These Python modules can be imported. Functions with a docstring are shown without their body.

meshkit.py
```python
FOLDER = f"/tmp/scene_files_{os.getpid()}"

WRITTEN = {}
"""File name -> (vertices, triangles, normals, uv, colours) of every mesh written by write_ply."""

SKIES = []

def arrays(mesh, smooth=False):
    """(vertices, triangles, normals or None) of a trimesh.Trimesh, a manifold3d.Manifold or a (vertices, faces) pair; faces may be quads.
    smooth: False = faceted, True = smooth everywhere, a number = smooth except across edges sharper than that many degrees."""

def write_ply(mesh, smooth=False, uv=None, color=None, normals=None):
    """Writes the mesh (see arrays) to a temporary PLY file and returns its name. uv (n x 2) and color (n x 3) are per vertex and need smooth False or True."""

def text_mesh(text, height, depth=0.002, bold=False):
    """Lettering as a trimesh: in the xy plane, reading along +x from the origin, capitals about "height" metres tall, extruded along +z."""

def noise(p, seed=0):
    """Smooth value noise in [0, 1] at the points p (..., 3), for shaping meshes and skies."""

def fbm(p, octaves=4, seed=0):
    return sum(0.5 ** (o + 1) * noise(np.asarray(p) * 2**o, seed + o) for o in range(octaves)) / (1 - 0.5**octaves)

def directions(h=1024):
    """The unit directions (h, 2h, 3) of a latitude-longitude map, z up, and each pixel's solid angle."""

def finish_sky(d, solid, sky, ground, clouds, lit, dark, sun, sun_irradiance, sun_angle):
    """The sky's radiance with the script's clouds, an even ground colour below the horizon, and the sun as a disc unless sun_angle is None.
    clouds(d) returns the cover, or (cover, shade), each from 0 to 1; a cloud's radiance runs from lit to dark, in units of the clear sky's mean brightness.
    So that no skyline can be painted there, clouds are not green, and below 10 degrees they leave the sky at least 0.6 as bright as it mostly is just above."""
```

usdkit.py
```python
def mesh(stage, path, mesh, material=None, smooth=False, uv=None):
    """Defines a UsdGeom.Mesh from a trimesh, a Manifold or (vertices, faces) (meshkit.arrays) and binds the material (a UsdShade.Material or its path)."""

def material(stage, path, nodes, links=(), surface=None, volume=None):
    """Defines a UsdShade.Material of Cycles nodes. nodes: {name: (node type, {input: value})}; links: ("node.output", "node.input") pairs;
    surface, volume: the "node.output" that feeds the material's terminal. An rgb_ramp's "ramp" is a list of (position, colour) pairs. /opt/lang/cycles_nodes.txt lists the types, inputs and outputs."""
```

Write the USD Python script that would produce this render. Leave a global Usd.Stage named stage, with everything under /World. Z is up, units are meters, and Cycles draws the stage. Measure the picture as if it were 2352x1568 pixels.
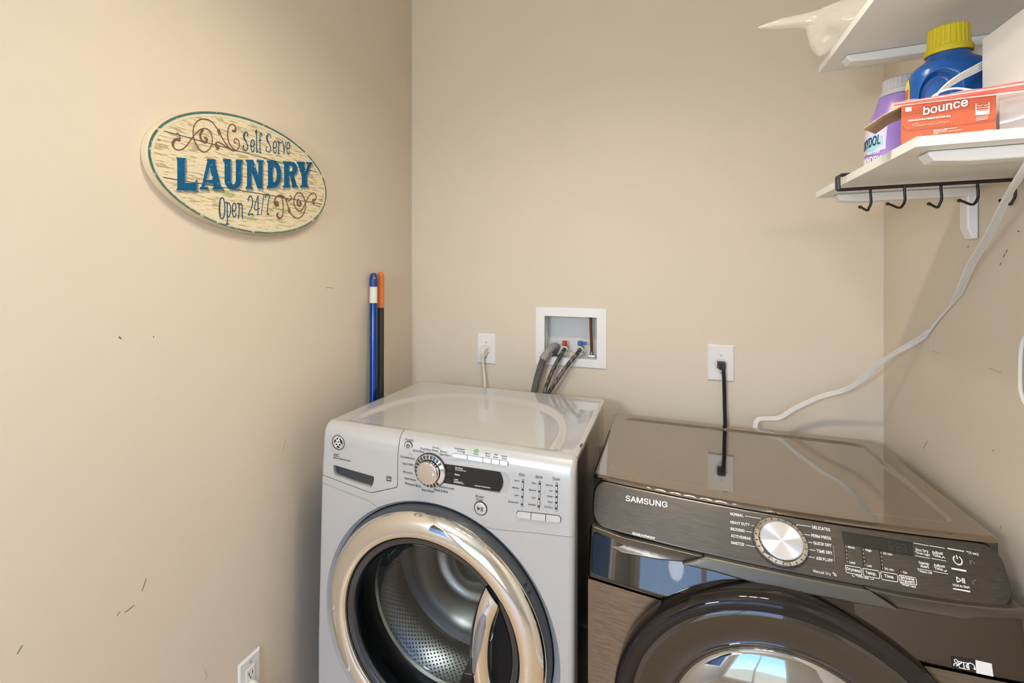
import math, random, numpy as np, trimesh, usdkit, meshkit
from pxr import Usd, UsdGeom, UsdLux, UsdShade, Sdf, Gf
from manifold3d import Manifold, CrossSection, JoinType
from shapely.geometry import Polygon, LineString, Point, box as sbox, MultiPolygon
from shapely.ops import unary_union
from shapely import affinity

random.seed(7); RNG = np.random.default_rng(7)
stage = Usd.Stage.CreateInMemory()
UsdGeom.SetStageUpAxis(stage, UsdGeom.Tokens.z); UsdGeom.SetStageMetersPerUnit(stage, 1.0)
UsdGeom.Xform.Define(stage, '/World'); UsdGeom.Scope.Define(stage, '/World/Looks')

# ------------------------------------------------------------------ camera, sky, lamps, exposure
F, CX, HZ, PHI, CAMZ = 1196.1, 934.05, 633.2, math.radians(26.353), 1.42      # focal length and principal point in pixels of 2352x1568
C, S = math.cos(PHI), math.sin(PHI)
cam = UsdGeom.Camera.Define(stage, '/World/camera')
MM = 36.0 / 2352
cam.CreateHorizontalApertureAttr(36.0); cam.CreateVerticalApertureAttr(24.0); cam.CreateFocalLengthAttr(F * MM)
cam.CreateHorizontalApertureOffsetAttr((1176 - CX) * MM); cam.CreateVerticalApertureOffsetAttr((HZ - 784) * MM)
cam.CreateClippingRangeAttr(Gf.Vec2f(0.05, 1000)); cam.CreateFStopAttr(0.0)
cam.AddTransformOp().Set(Gf.Matrix4d(C, S, 0, 0, 0, 0, 1, 0, S, -C, 0, 0, 0, 0, CAMZ, 1))
cam.CreateExposureAttr(-0.74)

SKY = usdkit.material(stage, '/World/Looks/daylight_sky', {
    'g': ('texture_coordinate', {}), 'x': ('separate_xyz', {}),
    'r': ('rgb_ramp', {'ramp': [(0, (.30, .30, .28)), (.495, (.34, .34, .30)), (.505, (.42, .62, 1.0)), (.62, (.26, .48, 1.0)), (1, (.16, .34, .85))]}),
    'm': ('map_range', {'from_min': -1.0, 'from_max': 1.0}), 'b': ('background_shader', {'strength': 7.0})},
    [('g.generated', 'x.vector'), ('x.z', 'm.value'), ('m.result', 'r.fac'), ('r.color', 'b.color')], surface='b.background')
dome = UsdLux.DomeLight.Define(stage, '/World/sky_dome'); dome.CreateIntensityAttr(1.0)
UsdShade.MaterialBindingAPI.Apply(dome.GetPrim()).Bind(SKY)
LAMPS = [(-.25, .84, 2.49), (-.07, .84, 2.49), (.11, .84, 2.49)]
LAMP_POWER, LAMP_COLOR = 10.5, (1.0, .87, .70)
ROOM_LAMP, ROOM_POWER, ROOM_COLOR = (-.62, -.85, 1.60), 34.0, (.93, 1.0, 1.08)

# ------------------------------------------------------------------ unprojection of photo pixels on known planes / surfaces
def ray(u, v):
    a, b = (u - CX) / F, -(v - HZ) / F
    return np.array([a * C - S, a * S + C, b])
EYE = np.array([0, 0, CAMZ])
def on_y(u, v, y): r = ray(u, v); return r * (y / r[1]) + EYE
def on_x(u, v, x): r = ray(u, v); return r * (x / r[0]) + EYE
def on_z(u, v, z): r = ray(u, v); return r * ((z - CAMZ) / r[2]) + EYE
def hit(u, v, f, y=1.2):                     # first guess y, then iterate on the surface y = f(x, z)
    for _ in range(12):
        p = on_y(u, v, y); y = float(f(p[0], p[2]))
    return on_y(u, v, y)
def zoom(ox, oy, k): return lambda a, b: (ox + a / k, oy + b / k)

# ------------------------------------------------------------------ scene helpers
COUNT, LOC = {}, {}
def numbered(parent, name):
    k = COUNT.get((parent, name), 0); COUNT[(parent, name)] = k + 1
    return f'{parent}/{name}' + (f'_{k:03d}' if k else '')
def tag(p, label=None, cat=None, group=None, kind=None):
    for k, v in (('label', label), ('category', cat), ('group', group), ('kind', kind)):
        if v: p.SetCustomDataByKey(k, v)
def thing(name, label, cat, loc=(0, 0, 0), group=None):
    path = numbered('/World', name)
    x = UsdGeom.Xform.Define(stage, path); x.AddTranslateOp().Set(Gf.Vec3d(*map(float, loc)))
    LOC[path] = np.array(loc, float); tag(x.GetPrim(), label, cat, group)
    return path
def obj(name, mesh, mat, parent=None, smooth=30, label=None, kind=None):
    """one Mesh prim; vertices are given in world coordinates"""
    parent = parent or '/World'
    path = numbered(parent, name)
    LOC[path] = LOC.get(parent, np.zeros(3))
    v, f, n = meshkit.arrays(mesh, False)
    t = trimesh.Trimesh(v - LOC[path], f, process=False)
    t.merge_vertices(); 
    m = usdkit.mesh(stage, path, t, mat, smooth=smooth)
    tag(m.GetPrim(), label, kind=kind)
    return path
def struct(name, mesh, mat, parent=None, smooth=False):
    p = obj(name, mesh, mat, parent, smooth)
    if parent is None: tag(stage.GetPrimAtPath(p), kind='structure')
    return p

def pm(name, color, rough=.5, metal=0.0, **kw):
    return usdkit.material(stage, f'/World/Looks/{name}', {'p': ('principled_bsdf', dict(base_color=color, roughness=rough, metallic=metal, **kw))}, surface='p.BSDF')

def box(x0, x1, y0, y1, z0, z1): return trimesh.creation.box(bounds=[[x0, y0, z0], [x1, y1, z1]])
def cat(*ms): return trimesh.util.concatenate([tm(m) for m in ms])
def tm(m):
    v, f, _ = meshkit.arrays(m, False); return trimesh.Trimesh(v, f, process=False)
SPH = {}
def sphere_pts(n=10):
    if n not in SPH: SPH[n] = np.array(trimesh.creation.uv_sphere(1, count=[n, 2 * n]).vertices)
    return SPH[n]
def hull(pts): return Manifold.hull_points(np.asarray(pts, float))
def hull_spheres(cs, r, n=8):
    r = np.broadcast_to(r, len(cs)); return hull(np.vstack([np.asarray(c) + k * sphere_pts(n) for c, k in zip(cs, r)]))
def rbox(x0, x1, y0, y1, z0, z1, r, n=8):
    return hull_spheres([(x, y, z) for x in (x0 + r, x1 - r) for y in (y0 + r, y1 - r) for z in (z0 + r, z1 - r)], r, n)
def xf(m, rows): return m.transform(np.array(rows, float))
def ring_ccw(p): p = np.asarray(p, float); return p if Polygon(p).exterior.is_ccw else p[::-1]
def cs_of(poly):
    polys = list(poly.geoms) if hasattr(poly, 'geoms') else [poly]
    rings = []
    for q in polys:
        if q.is_empty or q.geom_type != 'Polygon': continue
        q = q.buffer(0); 
        for g in (q.geoms if hasattr(q, 'geoms') else [q]):
            rings.append(ring_ccw(np.array(g.exterior.coords)[:-1])); rings += [ring_ccw(np.array(i.coords)[:-1])[::-1] for i in g.interiors]
    return CrossSection(rings)
def prism_y(poly, y0, y1):                   # polygon in (x, z) swept along y
    return xf(Manifold.extrude(cs_of(poly), y1 - y0), [[1, 0, 0, 0], [0, 0, 1, y0], [0, 1, 0, 0]])
def prism_x(poly, x0, x1):                   # polygon in (y, z) swept along x
    return xf(Manifold.extrude(cs_of(poly), x1 - x0), [[0, 0, 1, x0], [1, 0, 0, 0], [0, 1, 0, 0]])
def prism_z(poly, z0, z1):
    return Manifold.extrude(cs_of(poly), z1 - z0).translate([0, 0, z0])
def cyl_y(x, z, r0, y0, r1, y1, n=96):       # (truncated) cone along +y
    return xf(Manifold.cylinder(y1 - y0, r0, r1, n), [[1, 0, 0, x], [0, 0, 1, y0], [0, 1, 0, z]])
def lathe_y(x, z, prof, n=96, closed=False, ang=None):
    """prof: (radius, y) pairs revolved about the y axis through (x, z)"""
    prof = np.asarray(prof, float); k = len(prof)
    a = np.linspace(0, 2 * np.pi, n, endpoint=False)
    v = np.stack([x + prof[None, :, 0] * np.cos(a)[:, None], np.broadcast_to(prof[None, :, 1], (n, k)), z + prof[None, :, 0] * np.sin(a)[:, None]], -1).reshape(-1, 3)
    f = []
    for i in range(n):
        j = (i + 1) % n
        for q in range(k if closed else k - 1):
            q2 = (q + 1) % k
            f += [(i * k + q, j * k + q, j * k + q2), (i * k + q, j * k + q2, i * k + q2)]
    t = trimesh.Trimesh(v, f, process=False); t.merge_vertices(); t.update_faces(t.nondegenerate_faces()); t.fix_normals() if closed else None
    return t
def lathe_z(x, y, prof, n=48): 
    t = lathe_y(0, 0, prof, n); v = np.array(t.vertices); return trimesh.Trimesh(np.stack([x + v[:, 0], y - v[:, 2], v[:, 1]], 1), t.faces, process=False)
def spline(pts, n=8, closed=False):
    from scipy.interpolate import CubicSpline
    p = np.asarray(pts, float)
    if len(p) < 3: return np.linspace(p[0], p[-1], n + 1)
    t = np.r_[0, np.cumsum(np.maximum(np.linalg.norm(np.diff(p, axis=0), axis=1), 1e-9) ** .5)]
    return CubicSpline(t, p)(np.unique(np.r_[np.linspace(0, t[-1], n * (len(p) - 1) + 1)]))
def tube(pts, r, sides=10, cap=True):
    p = np.asarray(pts, float); n = len(p); r = np.broadcast_to(r, n)
    t = np.gradient(p, axis=0); t /= np.linalg.norm(t, axis=1, keepdims=True) + 1e-12
    a = np.cross(t[0], [0, 0, 1.0] if abs(t[0][2]) < .9 else [1.0, 0, 0]); a /= np.linalg.norm(a)
    ang = np.linspace(0, 2 * np.pi, sides, endpoint=False); V = []
    for i in range(n):
        a = a - t[i] * (a @ t[i]); a /= np.linalg.norm(a) + 1e-12; b = np.cross(t[i], a)
        V.append(p[i] + r[i] * (np.cos(ang)[:, None] * a + np.sin(ang)[:, None] * b))
    V = np.vstack(V); f = []
    for i in range(n - 1):
        for j in range(sides):
            k = (j + 1) % sides
            f += [(i * sides + j, i * sides + k, (i + 1) * sides + k), (i * sides + j, (i + 1) * sides + k, (i + 1) * sides + j)]
    if cap:
        V = np.vstack([V, p[0], p[-1]]); m = n * sides
        for j in range(sides):
            k = (j + 1) % sides
            f += [(m, k, j), (m + 1, (n - 1) * sides + j, (n - 1) * sides + k)]
    return trimesh.Trimesh(V, f, process=False)
def loft(rings, cap=True):
    """closed skin through equally sampled rings"""
    R = np.asarray(rings, float); n, s = R.shape[:2]; V = R.reshape(-1, 3); f = []
    for i in range(n - 1):
        for j in range(s):
            k = (j + 1) % s
            f += [(i * s + j, i * s + k, (i + 1) * s + k), (i * s + j, (i + 1) * s + k, (i + 1) * s + j)]
    if cap:
        V = np.vstack([V, R[0].mean(0), R[-1].mean(0)]); m = n * s
        for j in range(s):
            k = (j + 1) % s
            f += [(m, k, j), (m + 1, (n - 1) * s + j, (n - 1) * s + k)]
    return trimesh.Trimesh(V, f, process=False)
def on_surf(poly, f, off=.0004, d=.0006, seg=None):
    """a thin raised print: polygon(s) in (x, z) laid on the surface y = f(x, z), facing -y"""
    out = []
    for g in (poly.geoms if hasattr(poly, 'geoms') else [poly]):
        if g.is_empty or g.geom_type != 'Polygon' or g.area < 1e-9: continue
        if seg: g = g.segmentize(seg)
        t = trimesh.creation.extrude_polygon(g, d, engine='earcut'); v = np.array(t.vertices)
        y = np.array([float(f(a, b)) for a, b in v[:, :2]]) - off - v[:, 2]
        out.append(trimesh.Trimesh(np.stack([v[:, 0], y, v[:, 1]], 1), t.faces[:, ::-1] if False else t.faces, process=False))
    t = trimesh.util.concatenate(out)
    return t
GL = {}
def word(text, bold=False, small=False):
    """(vertices x, y, depth 0..1; faces) of a word with capitals one unit tall, starting at x = 0; small: small capitals"""
    key = (text, bold, small)
    if key in GL: return GL[key]
    if not small:
        t = meshkit.text_mesh(text, 1.0, 1.0, bold); v = np.array(t.vertices); f = np.array(t.faces)
    else:
        vs, fs, x, k = [], [], 0.0, 0
        for w in text.split(' '):
            for q, piece in enumerate([w[0], w[1:]]):
                if not piece: continue
                t = meshkit.text_mesh(piece.upper(), 1.0 if q == 0 else .76, 1.0, bold); a = np.array(t.vertices)
                a[:, 0] += x - a[:, 0].min(); vs.append(a); fs.append(np.array(t.faces) + k); k += len(a); x = a[:, 0].max() + .09
            x += .33
        v, f = np.vstack(vs), np.vstack(fs)
    v[:, 0] -= v[:, 0].min(); GL[key] = (v, f); return GL[key]
def text_on(text, A, B, h, f, bold=False, small=False, y0=1.2, d=.0006, off=.0003):
    """word from pixel A to pixel B along its baseline, capitals h pixels tall, on the surface y = f(x, z)"""
    a, b = hit(*A, f, y0), hit(*B, f, y0)
    v, fc = word(text, bold, small); w = v[:, 0].max()
    e_ = a + np.array([0, 0, .004]); e_[1] = a[1] + float(f(e_[0], e_[2])) - float(f(a[0], a[2]))     # how many pixels a step up the surface takes
    vv = [HZ - F * (q[2] - CAMZ) / (-q[0] * S + q[1] * C) for q in (a, e_)]; hm = h * .004 / max(vv[0] - vv[1], 1e-6)
    ex = (b - a)[[0, 2]] / w
    x = a[0] + ex[0] * v[:, 0]; z = a[2] + ex[1] * v[:, 0] + hm * v[:, 1]
    y = np.array([float(f(p, q)) for p, q in zip(x, z)]) - off - d * v[:, 2]
    return trimesh.Trimesh(np.stack([x, y, z], 1), fc, process=False)
def line_on(pts, w, f, y0=1.2, seg=.02, off=.0003, d=.0006):
    p = [hit(*q, f, y0)[[0, 2]] for q in pts]
    return on_surf(LineString(p).buffer(w / 2, cap_style=2, join_style=1, quad_segs=3), f, off=off, d=d, seg=seg)
def poly_at(pts, f, y0=1.2, r=0):            # pixel polygon -> shapely polygon in (x, z), corners rounded by r metres
    p = Polygon([hit(*q, f, y0)[[0, 2]] for q in pts]).buffer(0)
    return p.buffer(-r).buffer(r, quad_segs=6) if r else p

# ------------------------------------------------------------------ materials
def wallmat(name, col, col2, bump=.10):
    return usdkit.material(stage, f'/World/Looks/{name}', {
        'g': ('geometry', {}), 'n': ('noise_texture', {'scale': 150.0, 'detail': 3.0}), 'n2': ('noise_texture', {'scale': 2.2, 'detail': 4.0}),
        'r': ('rgb_ramp', {'ramp': [(.3, col2), (.75, col)]}), 'b': ('bump', {'strength': bump, 'distance': .0012}),
        'p': ('principled_bsdf', {'roughness': .62, 'specular_ior_level': .25})},
        [('g.position', 'n.vector'), ('g.position', 'n2.vector'), ('n2.fac', 'r.fac'), ('r.color', 'p.base_color'), ('n.fac', 'b.height'), ('b.normal', 'p.normal')], surface='p.BSDF')
M = {}
M['wall'] = wallmat('beige_wall_paint', (.715, .638, .527), (.700, .623, .511))
M['ceiling'] = pm('white_ceiling', (.80, .78, .74), .8)
M['trim'] = pm('white_trim_paint', (.82, .81, .78), .35)
M['floor'] = usdkit.material(stage, '/World/Looks/light_oak_floor', {
    'g': ('geometry', {}), 'm': ('mapping', {'scale': (1.2, 14, 1)}), 'n': ('noise_texture', {'scale': 5.0, 'detail': 6.0}),
    'r': ('rgb_ramp', {'ramp': [(.3, (.50, .37, .24)), (.7, (.66, .50, .33))]}), 'p': ('principled_bsdf', {'roughness': .35})},
    [('g.position', 'm.vector'), ('m.vector', 'n.vector'), ('n.fac', 'r.fac'), ('r.color', 'p.base_color')], surface='p.BSDF')
M['plate'] = pm('white_plastic', (.80, .80, .79), .32)
M['cream'] = pm('cream_plastic', (.80, .75, .66), .35)
M['white'] = pm('white_laminate', (.83, .82, .79), .38)
M['whitewire'] = pm('white_cord_vinyl', (.78, .78, .76), .35)
M['black'] = pm('black_plastic', (.012, .012, .013), .35)
M['blackmetal'] = pm('black_wire_coating', (.008, .008, .008), .3)
M['dark'] = pm('dark_slot', (.02, .021, .023), .5)
M['groove'] = pm('groove_black', (.012, .014, .018), .6)
M['chrome'] = pm('chrome', (.86, .84, .81), .035, 1.0)
M['steel'] = pm('screw_steel', (.62, .60, .57), .3, 1.0)
M['grey_text'] = pm('charcoal_print', (.045, .048, .055), .5)
M['white_text'] = pm('white_print', (.85, .85, .84), .5)
M['silver'] = usdkit.material(stage, '/World/Looks/silver_paint', {
    'n': ('noise_texture', {'scale': 1800.0, 'detail': 1.0}), 'g': ('geometry', {}),
    'r': ('rgb_ramp', {'ramp': [(.3, (.44, .445, .445)), (.7, (.53, .535, .53))]}),
    'p': ('principled_bsdf', {'metallic': .2, 'roughness': .38, 'coat_weight': 1.0, 'coat_roughness': .03})},
    [('g.position', 'n.vector'), ('n.fac', 'r.fac'), ('r.color', 'p.base_color')], surface='p.BSDF')
M['silver_btn'] = pm('silver_button', (.66, .665, .66), .3, .5, coat_weight=.6, coat_roughness=.1)
M['washer_side'] = pm('graphite_side_panel', (.018, .021, .02), .12, 0, coat_weight=1.0, coat_roughness=.05)
M['doorgrey'] = pm('charcoal_door_plastic', (.045, .05, .056), .28)
M['doordark'] = pm('gloss_black_ring', (.012, .015, .02), .08, 0, coat_weight=1.0)
def brushed(name, c1, c2, rough, scale, metal=1.0, coat=0.0, cr=.05):
    return usdkit.material(stage, f'/World/Looks/{name}', {
        'g': ('geometry', {}), 'm': ('mapping', {'scale': scale}), 'n': ('noise_texture', {'scale': 1.0, 'detail': 4.0, 'roughness': .65}),
        'r': ('rgb_ramp', {'ramp': [(.32, c1), (.68, c2)]}), 'b': ('bump', {'strength': .12, 'distance': .0003}),
        'p': ('principled_bsdf', {'metallic': metal, 'roughness': rough, 'coat_weight': coat, 'coat_roughness': cr})},
        [('g.position', 'm.vector'), ('m.vector', 'n.vector'), ('n.fac', 'r.fac'), ('r.color', 'p.base_color'), ('n.fac', 'b.height'), ('b.normal', 'p.normal')], surface='p.BSDF')
M['drum'] = brushed('stainless_drum', (.50, .49, .46), (.64, .62, .58), .24, (60, 400, 60))
M['drumback'] = pm('stainless_drum_back', (.66, .64, .60), .22, 1.0)
M['dry_top'] = pm('black_stainless_gloss', (.30, .25, .20), .045, 1.0, coat_weight=.5, coat_roughness=.02)
M['dry_panel'] = brushed('brushed_graphite', (.095, .090, .083), (.145, .137, .126), .33, (9, 300, 900))
M['dry_front'] = brushed('brushed_black_stainless', (.20, .175, .15), (.33, .29, .25), .22, (14, 200, 520))
M['dry_fascia'] = pm('graphite_fascia', (.13, .122, .102), .42, .7)
M['dry_scoop'] = pm('graphite_scoop', (.15, .135, .11), .32, .8)
M['dry_bezel'] = pm('gloss_graphite_bezel', (.115, .10, .085), .03, 1.0)
M['dry_ring'] = pm('gloss_black_door_ring', (.010, .008, .007), .04)
M['dry_bowl'] = pm('smoked_door_bowl', (.075, .066, .058), .06, .8, coat_weight=1.0, coat_roughness=.02)
M['dry_glass'] = pm('smoked_mirror_glass', (.50, .50, .50), .04, 1.0)
M['disp'] = pm('display_black', (.012, .012, .012), .06)
M['seg'] = pm('unlit_segments', (.035, .035, .034), .3)
def clear(name, tint, ior=1.45, rough=0.0):
    return usdkit.material(stage, f'/World/Looks/{name}', {
        'f': ('fresnel', {'IOR': ior}), 't': ('transparent_bsdf', {'color': tint}), 'g': ('glossy_bsdf', {'roughness': rough, 'color': (1, 1, 1)}),
        'm': ('mix_closure', {})}, [('f.fac', 'm.fac'), ('t.BSDF', 'm.closure1'), ('g.BSDF', 'm.closure2')], surface='m.closure')
M['doorglass'] = clear('door_glass', (.70, .75, .76))
M['pane'] = clear('window_pane', (.96, .98, .98))
def film(name, col, k, gl=.12):
    return usdkit.material(stage, f'/World/Looks/{name}', {
        't': ('transparent_bsdf', {'color': (1, 1, 1)}), 'd': ('diffuse_bsdf', {'color': col}), 'l': ('translucent_bsdf', {'color': col}),
        'a': ('mix_closure', {'fac': .5}), 'm': ('mix_closure', {'fac': k}), 'g': ('glossy_bsdf', {'roughness': .15, 'color': (1, 1, 1)}), 'o': ('mix_closure', {'fac': gl})},
        [('d.BSDF', 'a.closure1'), ('l.BSDF', 'a.closure2'), ('t.BSDF', 'm.closure1'), ('a.closure', 'm.closure2'), ('m.closure', 'o.closure1'), ('g.BSDF', 'o.closure2')], surface='o.closure')

# ------------------------------------------------------------------ the room
XL, XR, YB, YF, ZC, XE, YR = -1.005, .602, 2.08, -2.6, 2.75, 2.2, .35
T = .1
struct('floor', box(XL - T, XE + T, YF - T, YB + T, -.06, 0), M['floor'])
struct('ceiling', box(XL - T, XE + T, YF - T, YB + T, ZC, ZC + .08), M['ceiling'])
VY0, VY1, VZ0, VZ1 = -1.85, -.25, .75, 2.15
wl = struct('wall_left', prism_x(sbox(YF - T, 0, YB + T, ZC).difference(sbox(VY0, VZ0, VY1, VZ1)), XL - T, XL), M['wall'])
win2 = numbered('/World', 'window_2'); UsdGeom.Xform.Define(stage, win2); LOC[win2] = np.zeros(3); tag(stage.GetPrimAtPath(win2), kind='structure')
obj('window_frame', prism_x(sbox(VY0, VZ0, VY1, VZ1).difference(sbox(VY0 + .05, VZ0 + .05, VY1 - .05, VZ1 - .05)), XL - .08, XL - .02), M['trim'], win2)
obj('pane', box(XL - .052, XL - .048, VY0 + .05, VY1 - .05, VZ0 + .05, VZ1 - .05), M['pane'], win2)
BX0, BX1, BZ0, BZ1 = -.457, -.1954, 1.0725, 1.2967           # washer outlet box in the back wall
bh = box(-.425, -.228, YB - .1, YB + .12, 1.107, 1.262)
struct('wall_back', Manifold(mesh=__import__('manifold3d').Mesh(np.array(box(XL, XE, YB, YB + T, 0, ZC).vertices, np.float32), np.array(box(XL, XE, YB, YB + T, 0, ZC).faces, np.uint32)))
       - Manifold.cube([.205, .4, .17]).translate([-.429, YB - .2, 1.098]), M['wall'])
wr = struct('wall_right', box(XR, XR + T, YR, YB, 0, ZC), M['wall'])
struct('wall_right', box(XR + T, XE, YR, YR + T, 0, ZC), M['wall'])
struct('wall_right', box(XE, XE + T, YF, YB, 0, ZC), M['wall'])
WX0, WX1, WZ0, WZ1 = -.95, .80, .12, 2.12
def frame_prism(outer, inner, y0, y1): return prism_y(outer.difference(inner), y0, y1)
struct('wall_rear', prism_y(sbox(XL, 0, XE, ZC).difference(sbox(WX0, WZ0, WX1, WZ1)), YF - T, YF), M['wall'])
win = numbered('/World', 'window_1'); UsdGeom.Xform.Define(stage, win); LOC[win] = np.zeros(3); tag(stage.GetPrimAtPath(win), kind='structure')
xm = (WX0 + WX1) / 2
fr = sbox(WX0, WZ0, WX1, WZ1).difference(unary_union([sbox(WX0 + .06, WZ0 + .06, xm - .03, WZ1 - .06), sbox(xm + .03, WZ0 + .06, WX1 - .06, WZ1 - .06)]))
obj('window_frame', prism_y(fr, YF - .08, YF - .02), M['trim'], win)
for a, b in ((WX0 + .06, xm - .03), (xm + .03, WX1 - .06)): obj('pane', box(a, b, YF - .052, YF - .048, WZ0 + .06, WZ1 - .06), M['pane'], win)
struct('baseboard_left', box(XL, XL + .014, YF, YB, 0, .09), M['trim'])
struct('baseboard_back', box(XL + .014, XR - .014, YB - .014, YB, 0, .09), M['trim'])
struct('baseboard_right', box(XR - .014, XR, YR, YB, 0, .09), M['trim'])

# scuffs and nail marks, thin marks on the wall paint
M['scuff'] = pm('dark_scuff', (.16, .12, .09), .7); M['scuff2'] = pm('faint_scuff', (.47, .385, .275), .7)
def marks_on_x(pts, x, w, s):
    p = np.array([on_x(*q, x) for q in pts]); t = trimesh.creation.extrude_polygon(LineString(p[:, 1:]).buffer(w / 2, quad_segs=3), .0004, engine='earcut')
    v = np.array(t.vertices); return trimesh.Trimesh(np.stack([x + s * (v[:, 2] + .0001), v[:, 0], v[:, 1]], 1), t.faces, process=False)
for pts, w, m in (([(335, 1329), (331, 1342), (326, 1356)], .0016, 'scuff'), ([(307, 1390), (296, 1399), (287, 1406)], .0014, 'scuff'), ([(275, 1404), (268, 1414)], .0012, 'scuff'),
                  ([(51, 1482), (44, 1492), (40, 1501)], .0014, 'scuff'), ([(748, 661), (757, 660), (764, 662)], .003, 'scuff2'), ([(274, 774), (277, 777)], .003, 'scuff'),
                  ([(352, 772), (353, 774)], .0016, 'scuff'), ([(655, 1010), (650, 1035)], .002, 'scuff2'), ([(470, 1540), (476, 1551), (470, 1560)], .0012, 'scuff2')):
    obj('scuff_mark', marks_on_x(pts, XL, w, 1), M[m], wl)
for pts, w, m in (([(2314, 574), (2311, 580)], .0022, 'scuff'), ([(2308, 584), (2305, 590)], .002, 'scuff'), ([(2300, 603), (2297, 608)], .0018, 'scuff'), ([(2275, 536), (2278, 538)], .004, 'scuff'), ([(2223, 567), (2225, 566)], .002, 'scuff'), ([(2142, 806), (2158, 812)], .0015, 'scuff2'), ([(2272, 845), (2300, 856)], .0012, 'scuff2'), ([(2131, 1012), (2120, 1030)], .002, 'scuff2'), ([(2281, 1034), (2282, 1035)], .002, 'scuff'), ([(2300, 1208), (2298, 1214)], .0025, 'scuff2'), ([(2338, 530), (2341, 532)], .002, 'scuff')):
    obj('scuff_mark', marks_on_x(pts, XR, w, -1), M[m], wr)

# ceiling lamp with three globes (just above the picture)
M['globe'] = pm('lamp_base_nickel', (.6, .58, .55), .3, 1.0)
lt = thing('ceiling_lamp', 'nickel ceiling lamp bar with three bulbs above the appliances', 'ceiling lamp', (-.07, .84, ZC))
obj('mounting_bar', rbox(-.33, .19, .81, .87, 2.71, ZC, .01), M['globe'], lt)
for x, y, z in LAMPS:
    obj('socket', lathe_z(x, y, [(0, 2.72), (.006, 2.72), (.006, 2.60), (.022, 2.59), (.022, 2.54), (.014, 2.535), (0, 2.535)]), M['globe'], lt)
    obj('shade', lathe_z(x, y, [(.022, 2.585), (.052, 2.575), (.077, 2.432), (.0755, 2.432), (.050, 2.573), (.022, 2.582)]), M['ceiling'], lt)
    l = UsdLux.SphereLight.Define(stage, numbered(lt, 'bulb')); l.CreateRadiusAttr(.042); l.CreateIntensityAttr(LAMP_POWER / (math.pi * 4 * math.pi * .042 ** 2) * math.pi)
    l.CreateColorAttr(Gf.Vec3f(*LAMP_COLOR)); l.AddTranslateOp().Set(Gf.Vec3d(x + .07, y - .84, z - ZC))

rl = thing('room_lamp', 'round globe pendant lamp in the room behind the camera', 'pendant lamp', (ROOM_LAMP[0], ROOM_LAMP[1], ZC))
obj('canopy', lathe_z(ROOM_LAMP[0], ROOM_LAMP[1], [(0, ZC - .001), (.06, ZC - .001), (.055, ZC - .025), (0, ZC - .03)], 32), M['globe'], rl)
obj('rod', tube([(ROOM_LAMP[0], ROOM_LAMP[1], ZC - .02), (ROOM_LAMP[0], ROOM_LAMP[1], ROOM_LAMP[2] + .13)], .006, 10), M['globe'], rl)
gl = UsdLux.SphereLight.Define(stage, numbered(rl, 'globe')); gl.CreateRadiusAttr(.13); gl.CreateIntensityAttr(ROOM_POWER / (4 * math.pi * .13 ** 2)); gl.CreateColorAttr(Gf.Vec3f(*ROOM_COLOR)); gl.AddTranslateOp().Set(Gf.Vec3d(0, 0, ROOM_LAMP[2] - ZC))

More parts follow.
